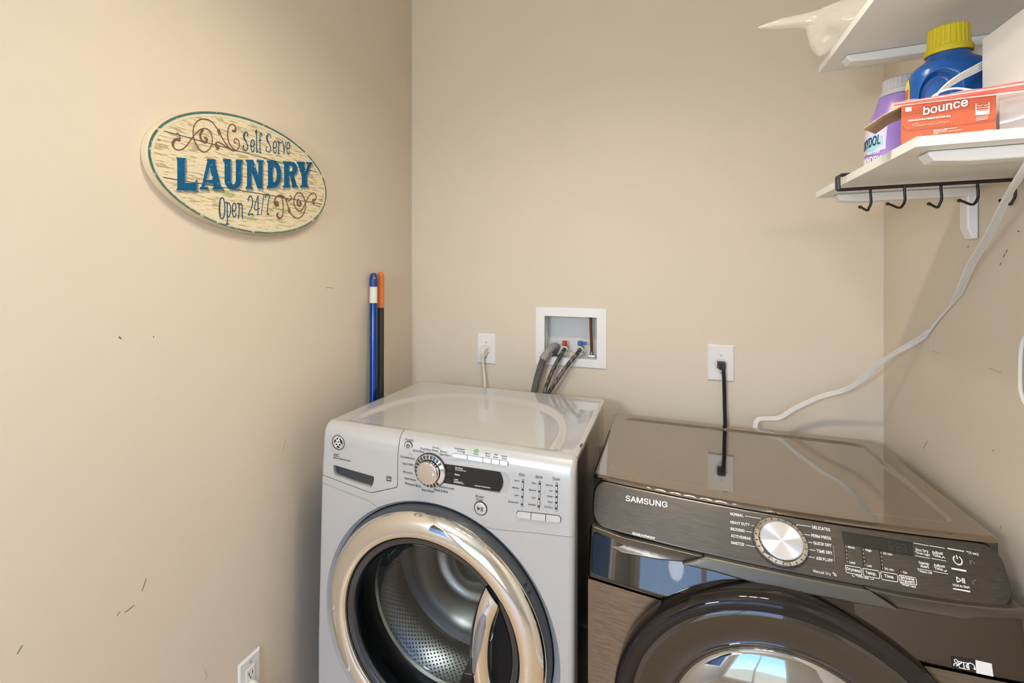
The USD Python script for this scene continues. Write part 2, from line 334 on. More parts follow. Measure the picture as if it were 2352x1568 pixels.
def manif(t):
    import manifold3d
    t = tm(t); t.merge_vertices(); return Manifold(mesh=manifold3d.Mesh(np.array(t.vertices, np.float32), np.array(t.faces, np.uint32)))
def heightfield(poly, z, h, zb, step=.008):
    """slab over polygon (x, y): top z + h(x, y), flat underside zb"""
    x0, y0, x1, y1 = poly.bounds
    g = np.array([(x, y) for x in np.arange(x0 + step / 2, x1, step) for y in np.arange(y0 + step / 2, y1, step)])
    from shapely import contains_xy
    inside = poly.buffer(-step * .4); g = g[contains_xy(inside, g[:, 0], g[:, 1])]
    edge = np.array(poly.exterior.segmentize(step * 1.5).coords)[:-1]
    from scipy.spatial import Delaunay
    p = np.vstack([edge, g]); d = Delaunay(p).simplices
    mid = p[d].mean(1); d = d[contains_xy(poly.buffer(1e-5), mid[:, 0], mid[:, 1])]
    a, b, c = p[d[:, 0]], p[d[:, 1]], p[d[:, 2]]
    ar = (b[:, 0] - a[:, 0]) * (c[:, 1] - a[:, 1]) - (b[:, 1] - a[:, 1]) * (c[:, 0] - a[:, 0])
    d = d[np.abs(ar) > 1e-9]; ar = ar[np.abs(ar) > 1e-9]; d[ar < 0] = d[ar < 0][:, ::-1]
    n = len(p); V = np.vstack([np.c_[p, z + h(p[:, 0], p[:, 1])], np.c_[p, np.full(n, zb)]])
    f = [d, d[:, ::-1] + n]; m = len(edge); k = np.arange(m); k2 = (k + 1) % m
    if not poly.exterior.is_ccw: k, k2 = k2, k
    f += [np.c_[k + n, k2 + n, k2], np.c_[k + n, k2, k]]
    return trimesh.Trimesh(V, np.vstack(f), process=False)
def slab(poly, f, depth, rnd=0.0, rr=.004, step=.012):
    from shapely import distance, points
    bd = poly.exterior
    def h(x, z):
        x, z = np.asarray(x), np.asarray(z); v = -np.vectorize(f)(x, z)
        if rnd: v = v - rnd * np.clip(1 - distance(points(x, z), bd) / rr, 0, 1) ** 2
        return v
    c = poly.centroid; zb = -(max(f(a, b) for a, b in poly.exterior.coords) + depth)
    if rnd:                                   # a ring of points close to the edge carries the rounding
        ins = [Polygon(poly.buffer(-rr * k).exterior) for k in (.33, .66, 1.0)]
    t = heightfield2(poly, h, zb, step, [np.array(q.exterior.segmentize(step).coords)[:-1] for q in ins] if rnd else [])
    v = np.array(t.vertices); return trimesh.Trimesh(np.stack([v[:, 0], -v[:, 2], v[:, 1]], 1), t.faces, process=False)
def heightfield2(poly, h, zb, step, extra=[]):
    x0, y0, x1, y1 = poly.bounds
    from shapely import contains_xy
    from scipy.spatial import Delaunay
    g = np.array([(x, y) for x in np.arange(x0 + step / 2, x1, step) for y in np.arange(y0 + step / 2, y1, step)] + [(poly.representative_point().x, poly.representative_point().y)])
    g = g[contains_xy(poly.buffer(-step * (.9 if extra else .4)), g[:, 0], g[:, 1])]
    edge = np.array(poly.exterior.segmentize(step).coords)[:-1]; m = len(edge)
    p = np.vstack([edge] + extra + [g]); d = Delaunay(p).simplices
    mid = p[d].mean(1); d = d[contains_xy(poly.buffer(1e-6), mid[:, 0], mid[:, 1])]
    a, b, c = p[d[:, 0]], p[d[:, 1]], p[d[:, 2]]
    ar = (b[:, 0] - a[:, 0]) * (c[:, 1] - a[:, 1]) - (b[:, 1] - a[:, 1]) * (c[:, 0] - a[:, 0])
    d = d[np.abs(ar) > 1e-10]; ar = ar[np.abs(ar) > 1e-10]; d[ar < 0] = d[ar < 0][:, ::-1]
    n = len(p); V = np.vstack([np.c_[p, h(p[:, 0], p[:, 1])], np.c_[p, np.full(n, zb)]]); k = np.arange(m); k2 = (k + 1) % m
    if not poly.exterior.is_ccw: k, k2 = k2, k
    return trimesh.Trimesh(V, np.vstack([d, d[:, ::-1] + n, np.c_[k + n, k2 + n, k2], np.c_[k + n, k2, k]]), process=False)
def sstep(t): t = np.clip(t, 0, 1); return t * t * (3 - 2 * t)

# ================================================================== front-loading washing machine
W0, W1, WT, WB = -.865, -.179, 1.008, 1.862
WC, DZ = -.522, .547                                            # door axis
prof = [(1.182, .06), (1.184, .40), (1.200, .836), (1.2095, .955), (1.2125, .975), (1.218, .990), (1.227, 1.001), (1.240, 1.007)]
pz, py_ = [p[1] for p in prof], [p[0] for p in prof]
fw = lambda x, z: np.interp(z, pz, py_)
r = .013
inner = []
for i, (y, z) in enumerate(prof):
    a, b = np.array(prof[max(i - 1, 0)]), np.array(prof[min(i + 1, len(prof) - 1)]); d = b - a; d /= np.hypot(*d); inner.append((y + d[1] * r, z - d[0] * r))
front = hull_spheres([(x, y, z) for x in (W0 + r, W1 - r) for y, z in inner], r, 7) + Manifold.cube([W1 - W0, .012, .9]).translate([W0, 1.234, .09])
front = hull(np.vstack([np.array(front.to_mesh().vert_properties)[:, :3]]))
front = front ^ Manifold.cube([2, .14, 2]).translate([-1.5, 1.110, 0])     # cut flat at y = 1.25
front = front - cyl_y(WC, DZ, .339, 1.165, .298, 1.206) - cyl_y(WC, DZ, .298, 1.2, .298, 1.27)                    # bevelled door recess
wm = thing('washing_machine', 'silver front-loading washing machine with a chrome-ringed round door, standing in the left corner', 'washing machine', (WC, 1.55, 0))
body = manif(rbox(W0 + .002, W1 - .002, 1.25, WB - .01, .02, .992, .006, 4)) - cyl_y(WC, DZ, .292, 1.2, .292, 1.815)
obj('cabinet', body, M['washer_side'], wm)
for sx in (W0 + .07, W1 - .07):
    for sy in (1.30, 1.78): obj('foot', lathe_z(sx, sy, [(0, .025), (.02, .025), (.022, 0), (0, 0)], 16), M['black'], wm)
k3, k4, k5, k2, kd = zoom(740, 960, 7.838), zoom(920, 980, 8.71), zoom(1060, 1060, 9.046), zoom(720, 860, 3.36), zoom(720, 1120, 3.36)
W = lambda u, v: hit(u, v, fw)[[0, 2]]
# outline of the detergent drawer, the control panel and the lower front as pieces with gaps
drw = [W(*k3(*q)) for q in ((1478, 150), (1425, 290), (1385, 470), (1365, 640), (1357, 900), (1355, 1195), (1340, 1247), (1150, 1287), (905, 1342), (830, 1330), (400, 1170))]
zl = W(*k3(5, 1010))[1]
drawer_poly = Polygon([(drw[0][0], 1.05)] + drw + [(W0 - .02, zl + .002), (W0 - .02, 1.05)]).buffer(0)
sl = [W(*k3(*q)) for q in ((5, 1165), (430, 1335), (860, 1500))]; sr = [W(*k2(*q)) for q in ((1400, 1195), (1700, 1222), (2010, 1250))]
low_poly = Polygon([(W0 - .02, sl[0][1] + .004), tuple(sl[0]), tuple(sl[1]), tuple(sl[2]), (WC - .08, sl[2][1] - .05), (WC + .05, sr[0][1]), tuple(sr[0]), tuple(sr[1]), (W1 + .02, sr[2][1]), (W1 + .02, 0), (W0 - .02, 0)]).buffer(0)
G = .0009
ctrl_poly = sbox(W0 - .02, .5, W1 + .02, 1.05).difference(drawer_poly.buffer(G)).difference(low_poly.buffer(G * .6))
pocket = poly_at([k3(*q) for q in ((200, 838), (560, 945), (935, 1052), (930, 1130), (888, 1252), (560, 1150), (222, 1025), (205, 960))], fw, r=.004)
disp_all = poly_at([k4(*q) for q in ((850, 735), (1500, 825), (2110, 915), (2165, 1000), (2188, 1110), (2165, 1230), (2110, 1358), (1500, 1235), (830, 1118))], fw, r=.003)
disp_dark = poly_at([k4(*q) for q in ((850, 735), (1400, 818), (1990, 905), (2030, 1000), (2050, 1100), (2030, 1210), (1972, 1303), (1400, 1205), (830, 1110))], fw, r=.003)
slotA = poly_at([k4(*q) for q in ((1065, 515), (1600, 595), (2140, 678), (2165, 730), (2150, 787), (1600, 702), (1060, 615), (1030, 560))], fw, r=.003)
slotB = poly_at([k5(*q) for q in ((1170, 1012), (1600, 1062), (2045, 1112), (2078, 1190), (2055, 1272), (1600, 1220), (1165, 1165), (1138, 1085))], fw, r=.004)
def cut(poly, deep): 
    ys = fw(0, poly.bounds[1]); return prism_y(poly, 1.10, ys + deep)
ctrl = (front ^ prism_y(ctrl_poly, 1.1, 1.26)) - cut(disp_all, .006) - cut(slotA, .004) - cut(slotB, .005)
obj('control_panel', ctrl, M['silver'], wm)
obj('lower_front_panel', front ^ prism_y(low_poly.difference(ctrl_poly.buffer(G)), 1.1, 1.26), M['silver'], wm)
dr = obj('detergent_drawer', (front ^ prism_y(drawer_poly.buffer(-G), 1.1, 1.26)) - cut(pocket, .022), M['silver'], wm)
obj('handle_recess', front.translate([0, .014, 0]) ^ prism_y(pocket.buffer(.001), 1.1, 1.249), M['doorgrey'], dr, label='dark grip recess of the detergent drawer')
obj('panel_backing', (front.translate([0, .004, 0]) ^ prism_y(sbox(W0 + .006, .05, W1 - .006, .992), 1.1, 1.2495)) - cyl_y(WC, DZ, .322, 1.1, .322, 1.3) - cut(pocket.buffer(.002), .03) - cut(disp_all.buffer(.001), .009) - cut(slotA, .009) - cut(slotB, .009), M['groove'], wm)
# top plate with its shallow round-cornered dip
TX0, TX1, TY0, TY1 = W0 + .001, W1 - .001, 1.2505, WB
def dip(x, y):
    t = np.abs((x - WC) / .300) ** 2.6 + np.abs((y - 1.270) / .475) ** 2.6
    return -.0075 * sstep((1.0 - t) / .22) * sstep((y - 1.258) / .02) - .004 * np.clip(1 - np.minimum(np.minimum(x - TX0, TX1 - x), TY1 - y) / .007, 0, 1) ** 2
tp = sbox(TX0, TY0, TX1, TY1).buffer(-.02).buffer(.02, quad_segs=6).union(sbox(TX0, TY0, TX1, 1.5))
obj('top_plate', heightfield(tp, WT - .001, dip, .9925, .0075), M['silver'], wm, smooth=40)
obj('corner_slot', box(*(lambda p: (p[0] - .002, p[0] + .002, p[1] - .012, p[1] + .012))(on_z(1335, 1021, WT)), WT - .0015, WT - .0008), M['dark'], wm)
# badge
bc = hit(*k3(305, 427), fw); R = .0208
bd = obj('badge', lathe_y(bc[0], bc[2], [(0, bc[1] - .0035), (R * .93, bc[1] - .0035), (R, bc[1] - .002), (R, bc[1] + .002)], 40), M['silver_btn'], wm, label='round monogram badge')
fb = lambda x, z: bc[1] - .0036
obj('badge_rim', on_surf(Point(bc[0], bc[2]).buffer(R * .99).difference(Point(bc[0], bc[2]).buffer(R * .9)), fb), M['grey_text'], bd)
a8 = np.linspace(0, 2 * np.pi, 49)
lob = [(bc[0] + R * .60 * (1 + .10 * math.cos(4 * t)) * math.cos(t), bc[2] + R * .68 * (1 + .10 * math.cos(4 * t)) * math.sin(t)) for t in a8]
obj('badge_face', on_surf(Polygon(lob), fb), M['black'], bd)
def strokes(cx, cz, s, lines, w): return unary_union([LineString([(cx + s * a, cz + s * b) for a, b in spline(np.c_[np.array(l), np.zeros(len(l))], 6)[:, :2]]).buffer(w, quad_segs=3) for l in lines])
ge = [[(.10, .55), (-.15, .72), (-.35, .5), (-.2, .2), (.02, .42), (-.12, .05), (-.42, -.05), (-.45, -.45), (-.2, -.5), (-.05, -.2), (-.3, -.18)],
      [(.55, .5), (.3, .7), (.12, .42), (.3, .1), (.1, -.05), (.12, -.45), (.42, -.5), (.5, -.2), (.25, -.12)]]
obj('badge_monogram', on_surf(strokes(bc[0], bc[2], R * .95, ge, .0011), lambda x, z: bc[1] - .0042), M['white_text'], bd)
# knob
kc = hit(*k4(600, 872), fw); ky = kc[1]
kb = obj('dial_bezel', lathe_y(kc[0], kc[2], [(.042, ky + .002), (.042, ky - .003), (.040, ky - .006), (.030, ky - .0085), (.0285, ky - .004), (0, ky - .004)], 72), M['chrome'], wm, label='chrome bezel of the cycle dial')
obj('bezel_edge', lathe_y(kc[0], kc[2], [(.0437, ky + .002), (.0437, ky - .002), (.0418, ky - .0035), (.0418, ky + .002)], 72), M['dark'], kb)
for i in range(24):
    a0 = 2 * math.pi * (i + .25) / 24
    if i in (0, 1, 22, 23, 21): continue
    q = Polygon([(kc[0] + rr * math.cos(t), kc[2] + rr * math.sin(t)) for rr, t in [(.0315, a0), (.0395, a0), (.0395, a0 + .15), (.0315, a0 + .15)]])
    obj('dial_tick', on_surf(q, lambda x, z: ky - .0085 + (math.hypot(x - kc[0], z - kc[2]) - .030) * .26, d=.0009), M['doorgrey'], kb)
kn = obj('dial_knob', lathe_y(kc[0], kc[2], [(.0285, ky - .004), (.0285, ky - .0215), (.0275, ky - .0245), (.0255, ky - .0255), (0, ky - .0258)], 64), M['chrome'], wm, label='mirror-polished cycle dial knob')
obj('knob_pointer', on_surf(sbox(kc[0] + .0165, kc[2] - .001, kc[0] + .0195, kc[2] + .005), lambda x, z: ky - .0259), M['white_text'], kn)
# display
fd = lambda x, z: fw(x, z) + .0035
dp = obj('display', on_surf(disp_dark, fd, off=0, d=.003), M['disp'], wm, label='dark display window with white print')
for a, b in (((925, 745), (1050, 870)), ((918, 878), (1035, 1000)), ((905, 1010), (1020, 1130))):
    q = poly_at([k4(a[0], a[1]), k4(b[0], a[1] + 20), k4(b[0] - 8, b[1]), k4(a[0] - 8, b[1] - 20)], fw, r=.0008)
    obj('display_key', on_surf(q.buffer(-.0006), lambda x, z: fd(x, z) - .003, d=.0008), M['black'], dp)
fdt = lambda x, z: fd(x, z) - .0031
def label(parent, kz, items, f, mat, small=True, bold=False, y0=1.2, name='lettering', mult=1.0):
    for it in items:
        t, x0, y0_, x1, y1_, h = it[:6]
        obj(name, text_on(t, kz(x0, y0_), kz(x1, y1_), h * mult, f, bold=bold, small=small, y0=y0), mat, parent, smooth=False)
label(dp, k4, [('My Cycle', 1098, 832, 1243, 850, 4.0), ('Hold 3 Seconds To Store', 1092, 862, 1312, 894, 2.0), ('Signal', 1085, 962, 1190, 978, 3.7), ('Lock', 1075, 1062, 1155, 1074, 3.9),
               ('Hold 3 Seconds To', 1070, 1093, 1240, 1116, 2.0), ('Unlock Control Panel', 1070, 1115, 1275, 1146, 2.0), ('Estimated Time Remaining', 1490, 1180, 1800, 1230, 2.6)], fdt, M['white_text'], bold=True)
# button rows
def button_row(slot, seps, kz, floor_y, name):
    ob = obj(name + '_slot', on_surf(slot, lambda x, z: fw(x, z) + floor_y, d=.001), M['dark'], wm)
    b = slot.buffer(-.0013); xs = [b.bounds[0] - .01] + [hit(*kz(*s), fw)[0] for s in seps] + [b.bounds[2] + .01]
    for a, c in zip(xs[:-1], xs[1:]):
        q = b.intersection(sbox(a + .0007, 0, c - .0007, 2))
        obj(name, on_surf(q.buffer(-.0006).buffer(.0006), lambda x, z: fw(x, z) + .0028, d=.0052), M['silver_btn'], wm, smooth=30)
button_row(slotA, [(1340, 610), (1655, 660), (1818, 690), (1982, 715)], k4, .0035, 'option_button')
button_row(slotB, [(1450, 1120), (1755, 1160)], k5, .0045, 'setting_button')
for cpx, R, kz, nm in (((398, 968), .0160, k5, 'start_button'), ((1553, 495), .0112, k3, 'power_button')):
    p = hit(*kz(*cpx), fw); y = p[1]
    b = obj(nm, lathe_y(p[0], p[2], [(R * .92, y), (R * .90, y - .002), (R * .8, y - .0028), (0, y - .0032)], 40), M['silver_btn'], wm)
    obj('button_edge', lathe_y(p[0], p[2], [(R * .93, y + .001), (R * .93, y - .0012), (R * 1.03, y - .0012), (R * 1.05, y + .001)], 40), M['dark'], b)
    fs = lambda x, z, y=y: y - .0033
    if nm == 'start_button':
        q = unary_union([Polygon([(p[0] - .007, p[2] + .005), (p[0] - .007, p[2] - .005), (p[0] + .0003, p[2])]), sbox(p[0] + .0018, p[2] - .005, p[0] + .0033, p[2] + .005), sbox(p[0] + .005, p[2] - .005, p[0] + .0065, p[2] + .005)])
    else:
        q = unary_union([LineString([(p[0] + .0042 * math.sin(t), p[2] + .0042 * math.cos(t)) for t in np.linspace(.6, 5.68, 20)]).buffer(.0007), sbox(p[0] - .0007, p[2] + .0008, p[0] + .0007, p[2] + .0062)])
    obj('button_symbol', on_surf(q, fs), M['grey_text'], b)
# indicator columns
for (t0, t1, hw, ticks) in (((1280, 355), (1255, 938), 23, ((1280, 410), (1272, 570), (1264, 722), (1257, 878))), ((1628, 395), (1605, 985), 25, ((1628, 450), (1621, 612), (1614, 765), (1607, 920))),
                            ((1982, 435), (1967, 1028), 26, ((1982, 492), (1978, 612), (1974, 727), (1971, 845), (1968, 962)))):
    A, B = W(*k5(*t0)), W(*k5(*t1)); ww = hw / 9.046 * 1.02 / F
    ln = LineString([A, B]); ins = LineString([ln.interpolate(ww), ln.interpolate(ln.length - ww)])
    st = obj('indicator_strip', on_surf(ins.buffer(ww), fw, d=.0008), M['doorgrey'], wm)
    obj('strip_light', on_surf(ins.buffer(ww * .62), lambda x, z: fw(x, z) - .001, d=.0006), M['silver_btn'], st)
    for q in ticks:
        c = W(*k5(*q)); obj('indicator_lamp', on_surf(sbox(c[0] - ww * .7, c[1] - .0022, c[0] + ww * .7, c[1] + .0022), lambda x, z: fw(x, z) - .0014, d=.0006), M['dark'], st)
label(dr, k3, [('AVC', 205, 690, 302, 699, 58)], fw, M['grey_text'], small=False, mult=1 / 7.838)
T3 = [('Adaptive Vibration Control', 200, 718, 515, 782, 24)]
label(dr, k3, T3, fw, M['grey_text'], mult=1 / 7.838, small=True)
dr_star = [(1160, 1040), (1245, 1052), (1243, 1135), (1160, 1122)]
q = poly_at([k3(*p) for p in dr_star], fw)
c0 = q.centroid; s0 = math.sqrt(q.area) * .5
obj('energy_mark', on_surf(unary_union([q.boundary.buffer(.0003), LineString([(c0.x + s0 * .75 * math.cos(t), c0.y + s0 * .1 + s0 * .7 * math.sin(t)) for t in np.linspace(0, 3.3, 12)]).buffer(.0006), LineString([(c0.x - s0 * .6, c0.y + s0 * .1), (c0.x - .1 * s0, c0.y + .25 * s0), (c0.x + .5 * s0, c0.y + .05 * s0)]).buffer(.0006), sbox(c0.x - s0, c0.y - s0 * .95, c0.x + s0, c0.y - s0 * .6)]), fw), M['dark'], dr)
T4 = [('Power', 85, 268, 258, 294, 48), ('Stain Wash', 400, 447, 605, 478, 38), ('Active Wear', 250, 485, 470, 520, 38), ('Colors /', 638, 420, 795, 446, 36), ('Normal', 628, 476, 768, 502, 36), ('Whites /', 790, 500, 945, 528, 36),
      ('Heavy Duty', 783, 560, 995, 594, 38), ('SteamRefresh', 0, 603, 282, 655, 36), ('Easy Care -', 45, 748, 275, 780, 42), ('Delicates', 52, 908, 242, 948, 40), ('Hand Wash', 80, 1040, 303, 1085, 40), ('Washable Wool', 90, 1140, 415, 1216, 44),
      ('Speed Wash', 425, 1275, 665, 1318, 44), ('Drain & Spin', 670, 1270, 945, 1322, 46), ('BasketClean', 775, 1208, 1065, 1258, 42), ('SteamAssist', 1085, 438, 1290, 468, 30), ('Cycles', 1130, 490, 1245, 508, 30), ('Wash', 1455, 548, 1555, 562, 28),
      ('Delay', 1698, 538, 1795, 555, 32), ('Start', 1700, 588, 1793, 602, 30), ('Pre', 1883, 565, 1940, 574, 32), ('Wash', 1855, 615, 1958, 630, 30), ('Extra', 2025, 594, 2132, 610, 32), ('Rinse', 2030, 642, 2125, 656, 30), ('Start', 1500, 1408, 1668, 1435, 56), ('Pause', 1520, 1466, 1645, 1484, 36)]
label(wm, k4, T4, fw, M['grey_text'], mult=1 / 8.71)
M['green'] = pm('green_print', (.10, .36, .06), .5)
obj('green_e_mark', text_on('e', k4(1466, 508), k4(1560, 524), 95 / 8.71, fw, bold=True), M['green'], wm, smooth=False, label='green letter e on the control panel')
obj('drop_mark', on_surf(Point(W(*k4(1270, 512))).buffer(.0018).union(Polygon([W(*k4(1258, 508)), W(*k4(1282, 512)), W(*k4(1274, 478))])), fw), M['grey_text'], wm)
T5 = [('Soil', 1195, 290, 1325, 300, 60), ('Spin', 1537, 338, 1680, 348, 60), ('Temp', 1885, 380, 2050, 395, 58), ('Heavy', 1100, 400, 1210, 413, 32), ('Normal', 1060, 545, 1205, 566, 32), ('Light', 1098, 707, 1198, 717, 34), ('Extra Light', 975, 840, 1192, 866, 34),
      ('High', 1465, 452, 1555, 463, 34), ('Medium', 1403, 597, 1548, 612, 34), ('Low', 1463, 757, 1540, 765, 34), ('No Spin', 1392, 897, 1540, 915, 34), ('Sanitize', 1748, 492, 1900, 511, 34), ('Hot', 1828, 615, 1898, 624, 34), ('Warm', 1778, 728, 1895, 740, 34), ('Cold', 1795, 845, 1893, 856, 36), ('Tap Cold', 1715, 945, 1892, 966, 34)]
label(wm, k5, T5, fw, M['grey_text'], mult=1 / 9.046)
obj('dial_leader', line_on([k4(805, 628), k4(1165, 682), k4(1172, 660)], .0005, fw), M['steel'], wm)
st_ = hit(*k4(190, 555), fw); obj('steam_mark', on_surf(LineString([(st_[0] + .0042 * math.cos(t), st_[2] + .0042 * math.sin(t)) for t in np.linspace(-.9, 3.6, 14)]).buffer(.0007), fw), M['steel'], wm)

# door: charcoal rim, chrome ring, black inner ring, glass bowl, crescent handle
door = obj('door', lathe_y(WC, DZ, [(.262, 1.255), (.293, 1.252), (.2955, 1.225), (.2955, 1.200), (.2935, 1.182), (.2885, 1.172), (.284, 1.169), (.262, 1.18)], 128, closed=True), M['doorgrey'], wm, smooth=40, label='round door with charcoal rim')
for a in (.62, .56): obj('rim_screw', lathe_y(WC + .2955 * math.cos(a) * .985, DZ + .2955 * math.sin(a) * .985, [(0, 1.1745), (.003, 1.1750), (.0036, 1.178), (.0036, 1.19)], 14), M['black'], door)
obj('chrome_ring', lathe_y(WC, DZ, [(.2885, 1.1735), (.2862, 1.166), (.281, 1.159), (.272, 1.152), (.258, 1.1465), (.245, 1.146), (.236, 1.148), (.2305, 1.152), (.2285, 1.158), (.2285, 1.172)], 160), M['chrome'], door, smooth=60, label='polished chrome door ring')
obj('inner_ring', lathe_y(WC, DZ, [(.2285, 1.165), (.2265, 1.160), (.222, 1.1595), (.214, 1.163), (.210, 1.166), (.2085, 1.172), (.205, 1.176), (.202, 1.20)], 128), M['doordark'], door, smooth=60, label='glossy black inner ring')
obj('glass_bowl', lathe_y(WC, DZ, [(.2045, 1.174), (.198, 1.195), (.19, 1.225), (.180, 1.252), (.165, 1.264), (.12, 1.272), (.06, 1.275), (0, 1.276)], 96), M['doorglass'], door, smooth=60, label='clear glass bowl of the door')
kp = lambda a, b: on_y(*kd(a, b), 1.138)
Lh = [kp(*q) for q in ((1318, 775), (1262, 900), (1222, 1040), (1200, 1190), (1198, 1330), (1212, 1480), (1248, 1640), (1300, 1770))]
Rh = [kp(*q) for q in ((1420, 930), (1405, 990), (1375, 1090), (1357, 1200), (1350, 1330), (1358, 1470), (1385, 1590), (1430, 1690))]
Ls, Rs = spline(Lh, 4), spline(Rh, 4); rows = []
for i, (a, b) in enumerate(zip(Ls, Rs)):
    t = np.linspace(0, 1, 13); p = a + (b - a) * t[:, None]; tt = i / (len(Ls) - 1)
    p[:, 1] = 1.150 - .020 * np.sin(math.pi * np.clip(tt, .04, .96)) ** .6 * np.sin(math.pi * np.clip(t, .0, 1)) ** .7 - .003
    q = p[::-1].copy(); q[:, 1] = 1.158
    rows.append(np.vstack([p, q[1:-1]]))
hd = obj('door_handle', loft(rows), M['chrome'], door, smooth=50, label='chrome crescent door handle')
gp = Polygon([kp(*q)[[0, 2]] for q in ((1312, 955), (1338, 985), (1335, 1060), (1300, 1240), (1255, 1400), (1238, 1455), (1228, 1430), (1235, 1300), (1250, 1130), (1280, 1010))]).buffer(-.002).buffer(.002)
M['grip'] = pm('grip_inlay', (.36, .42, .52), .14, 1.0)
def yhandle(x, z):
    i = int(np.argmin(np.abs(Ls[:, 2] - z))); a, b = Ls[i], Rs[i]; t = np.clip((x - a[0]) / max(b[0] - a[0], 1e-6), 0, 1); tt = i / (len(Ls) - 1)
    return 1.147 - .020 * math.sin(math.pi * min(max(tt, .04), .96)) ** .6 * math.sin(math.pi * t) ** .7
obj('grip_inlay', slab(gp, lambda x, z: yhandle(x, z) - .0016, .006, step=.006), M['grip'], hd, label='bluish lens-shaped grip inlay')
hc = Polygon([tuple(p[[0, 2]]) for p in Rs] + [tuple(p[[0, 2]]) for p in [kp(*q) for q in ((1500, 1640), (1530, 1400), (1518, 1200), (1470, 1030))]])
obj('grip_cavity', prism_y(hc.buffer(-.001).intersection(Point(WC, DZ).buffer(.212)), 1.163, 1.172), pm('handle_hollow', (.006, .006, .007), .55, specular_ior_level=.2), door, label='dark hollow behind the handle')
# drum
drum = obj('drum', lathe_y(WC, DZ, [(.208, 1.290), (.214, 1.284), (.224, 1.288), (.242, 1.302), (.2505, 1.322), (.2505, 1.56), (.252, 1.56), (.2525, 1.32), (.236, 1.285)], 128, closed=True), M['drum'], wm, smooth=50, label='perforated stainless steel drum')
obj('drum_back', lathe_y(WC, DZ, [(0, 1.505), (.03, 1.505), (.05, 1.510), (.062, 1.518), (.095, 1.520), (.104, 1.512), (.122, 1.510), (.132, 1.520), (.190, 1.522), (.215, 1.520), (.235, 1.512), (.2505, 1.506), (.2505, 1.56), (0, 1.56)], 96), M['drumback'], drum, smooth=50)
obj('door_gasket', lathe_y(WC, DZ, [(.292, 1.265), (.25, 1.256), (.226, 1.256), (.214, 1.262), (.208, 1.270), (.211, 1.279), (.222, 1.282), (.29, 1.275)], 96, closed=True), pm('grey_rubber', (.05, .055, .06), .45), wm, smooth=50)
for a in (.785, 2.88, 4.974):
    ca, sa = math.cos(a), math.sin(a)
    P = [(WC + rr * ca - w * sa, y, DZ + rr * sa + w * ca) for y in (1.33, 1.50) for rr, w in ((.250, .045), (.250, -.045), (.205, .014), (.205, -.014))]
    obj('drum_paddle', hull_spheres(P, .006, 5), M['drumback'], drum, smooth=35)
hv, hf = [], []
for iy, y in enumerate(np.arange(1.325, 1.502, .0092)):
    for ia in range(110):
        a = 2 * math.pi * (ia + .5 * (iy % 2)) / 110
        if min(abs((a - b + math.pi) % (2 * math.pi) - math.pi) for b in (.785, 2.88, 4.974)) < .22: continue
        if not (math.pi * .9 < a < 2 * math.pi + .2 or a < .2): continue
        e = np.array([-math.sin(a), 0, math.cos(a)]); nrm = np.array([-math.cos(a), 0, -math.sin(a)]); c = np.array([WC + .2500 * math.cos(a), y, DZ + .2500 * math.sin(a)])
        k = len(hv)
        hv.append(c + nrm * .0016)
        for q in range(6): t = q * math.pi / 3; hv.append(c + .0029 * (math.cos(t) * e + math.sin(t) * np.array([0, 1.0, 0])) + nrm * .0003)
        hf += [(k, k + 1 + q, k + 1 + (q + 1) % 6) for q in range(6)]
obj('drum_perforations', trimesh.Trimesh(hv, hf, process=False), M['drumback'], drum, smooth=False, kind='stuff')

# ================================================================== dryer
D0, D1, DT, DB, DC, DH = -.156, .551, .939, 1.968, .1975, .3535
bow = lambda x, k: k * (1 - ((x - DC) / DH) ** 2)
fp = lambda x, z: 1.272 + (z - .84) * .72 - bow(x, .036)
ff = lambda x, z: 1.262 - (.84 - z) * .30 - bow(x, .036)
fz = lambda x, z: 1.236 + (z - .738) * .31 - bow(x, .024)
fl = lambda x, z: 1.236 - bow(x, .024)
def rrect(x0, z0, x1, z1, r, q=8): return sbox(x0, z0, x1, z1).buffer(-r).buffer(r, quad_segs=q)
dm = thing('dryer', 'dark graphite front-loading dryer with a silver dial and glossy black round door, beside the washer', 'dryer', (DC, 1.6, 0))
xs = np.linspace(D0, D1, 25)
DX, DZ2 = .201, .524
cab = prism_z(Polygon([(x, fl(x, 0) + .012) for x in xs] + [(D1, DB - .01), (D0, DB - .01)]), .02, .735) + prism_z(Polygon([(x, 1.345 - bow(x, .036)) for x in xs] + [(D1, DB - .01), (D0, DB - .01)]), .735, .929)
obj('cabinet', cab - cyl_y(DX, DZ2, .23, 1.1, .23, 1.5), M['washer_side'], dm)
for sx in (D0 + .06, D1 - .06):
    for sy in (1.30, 1.9): obj('foot', lathe_z(sx, sy, [(0, .025), (.02, .025), (.022, 0), (0, 0)], 16), M['black'], dm)
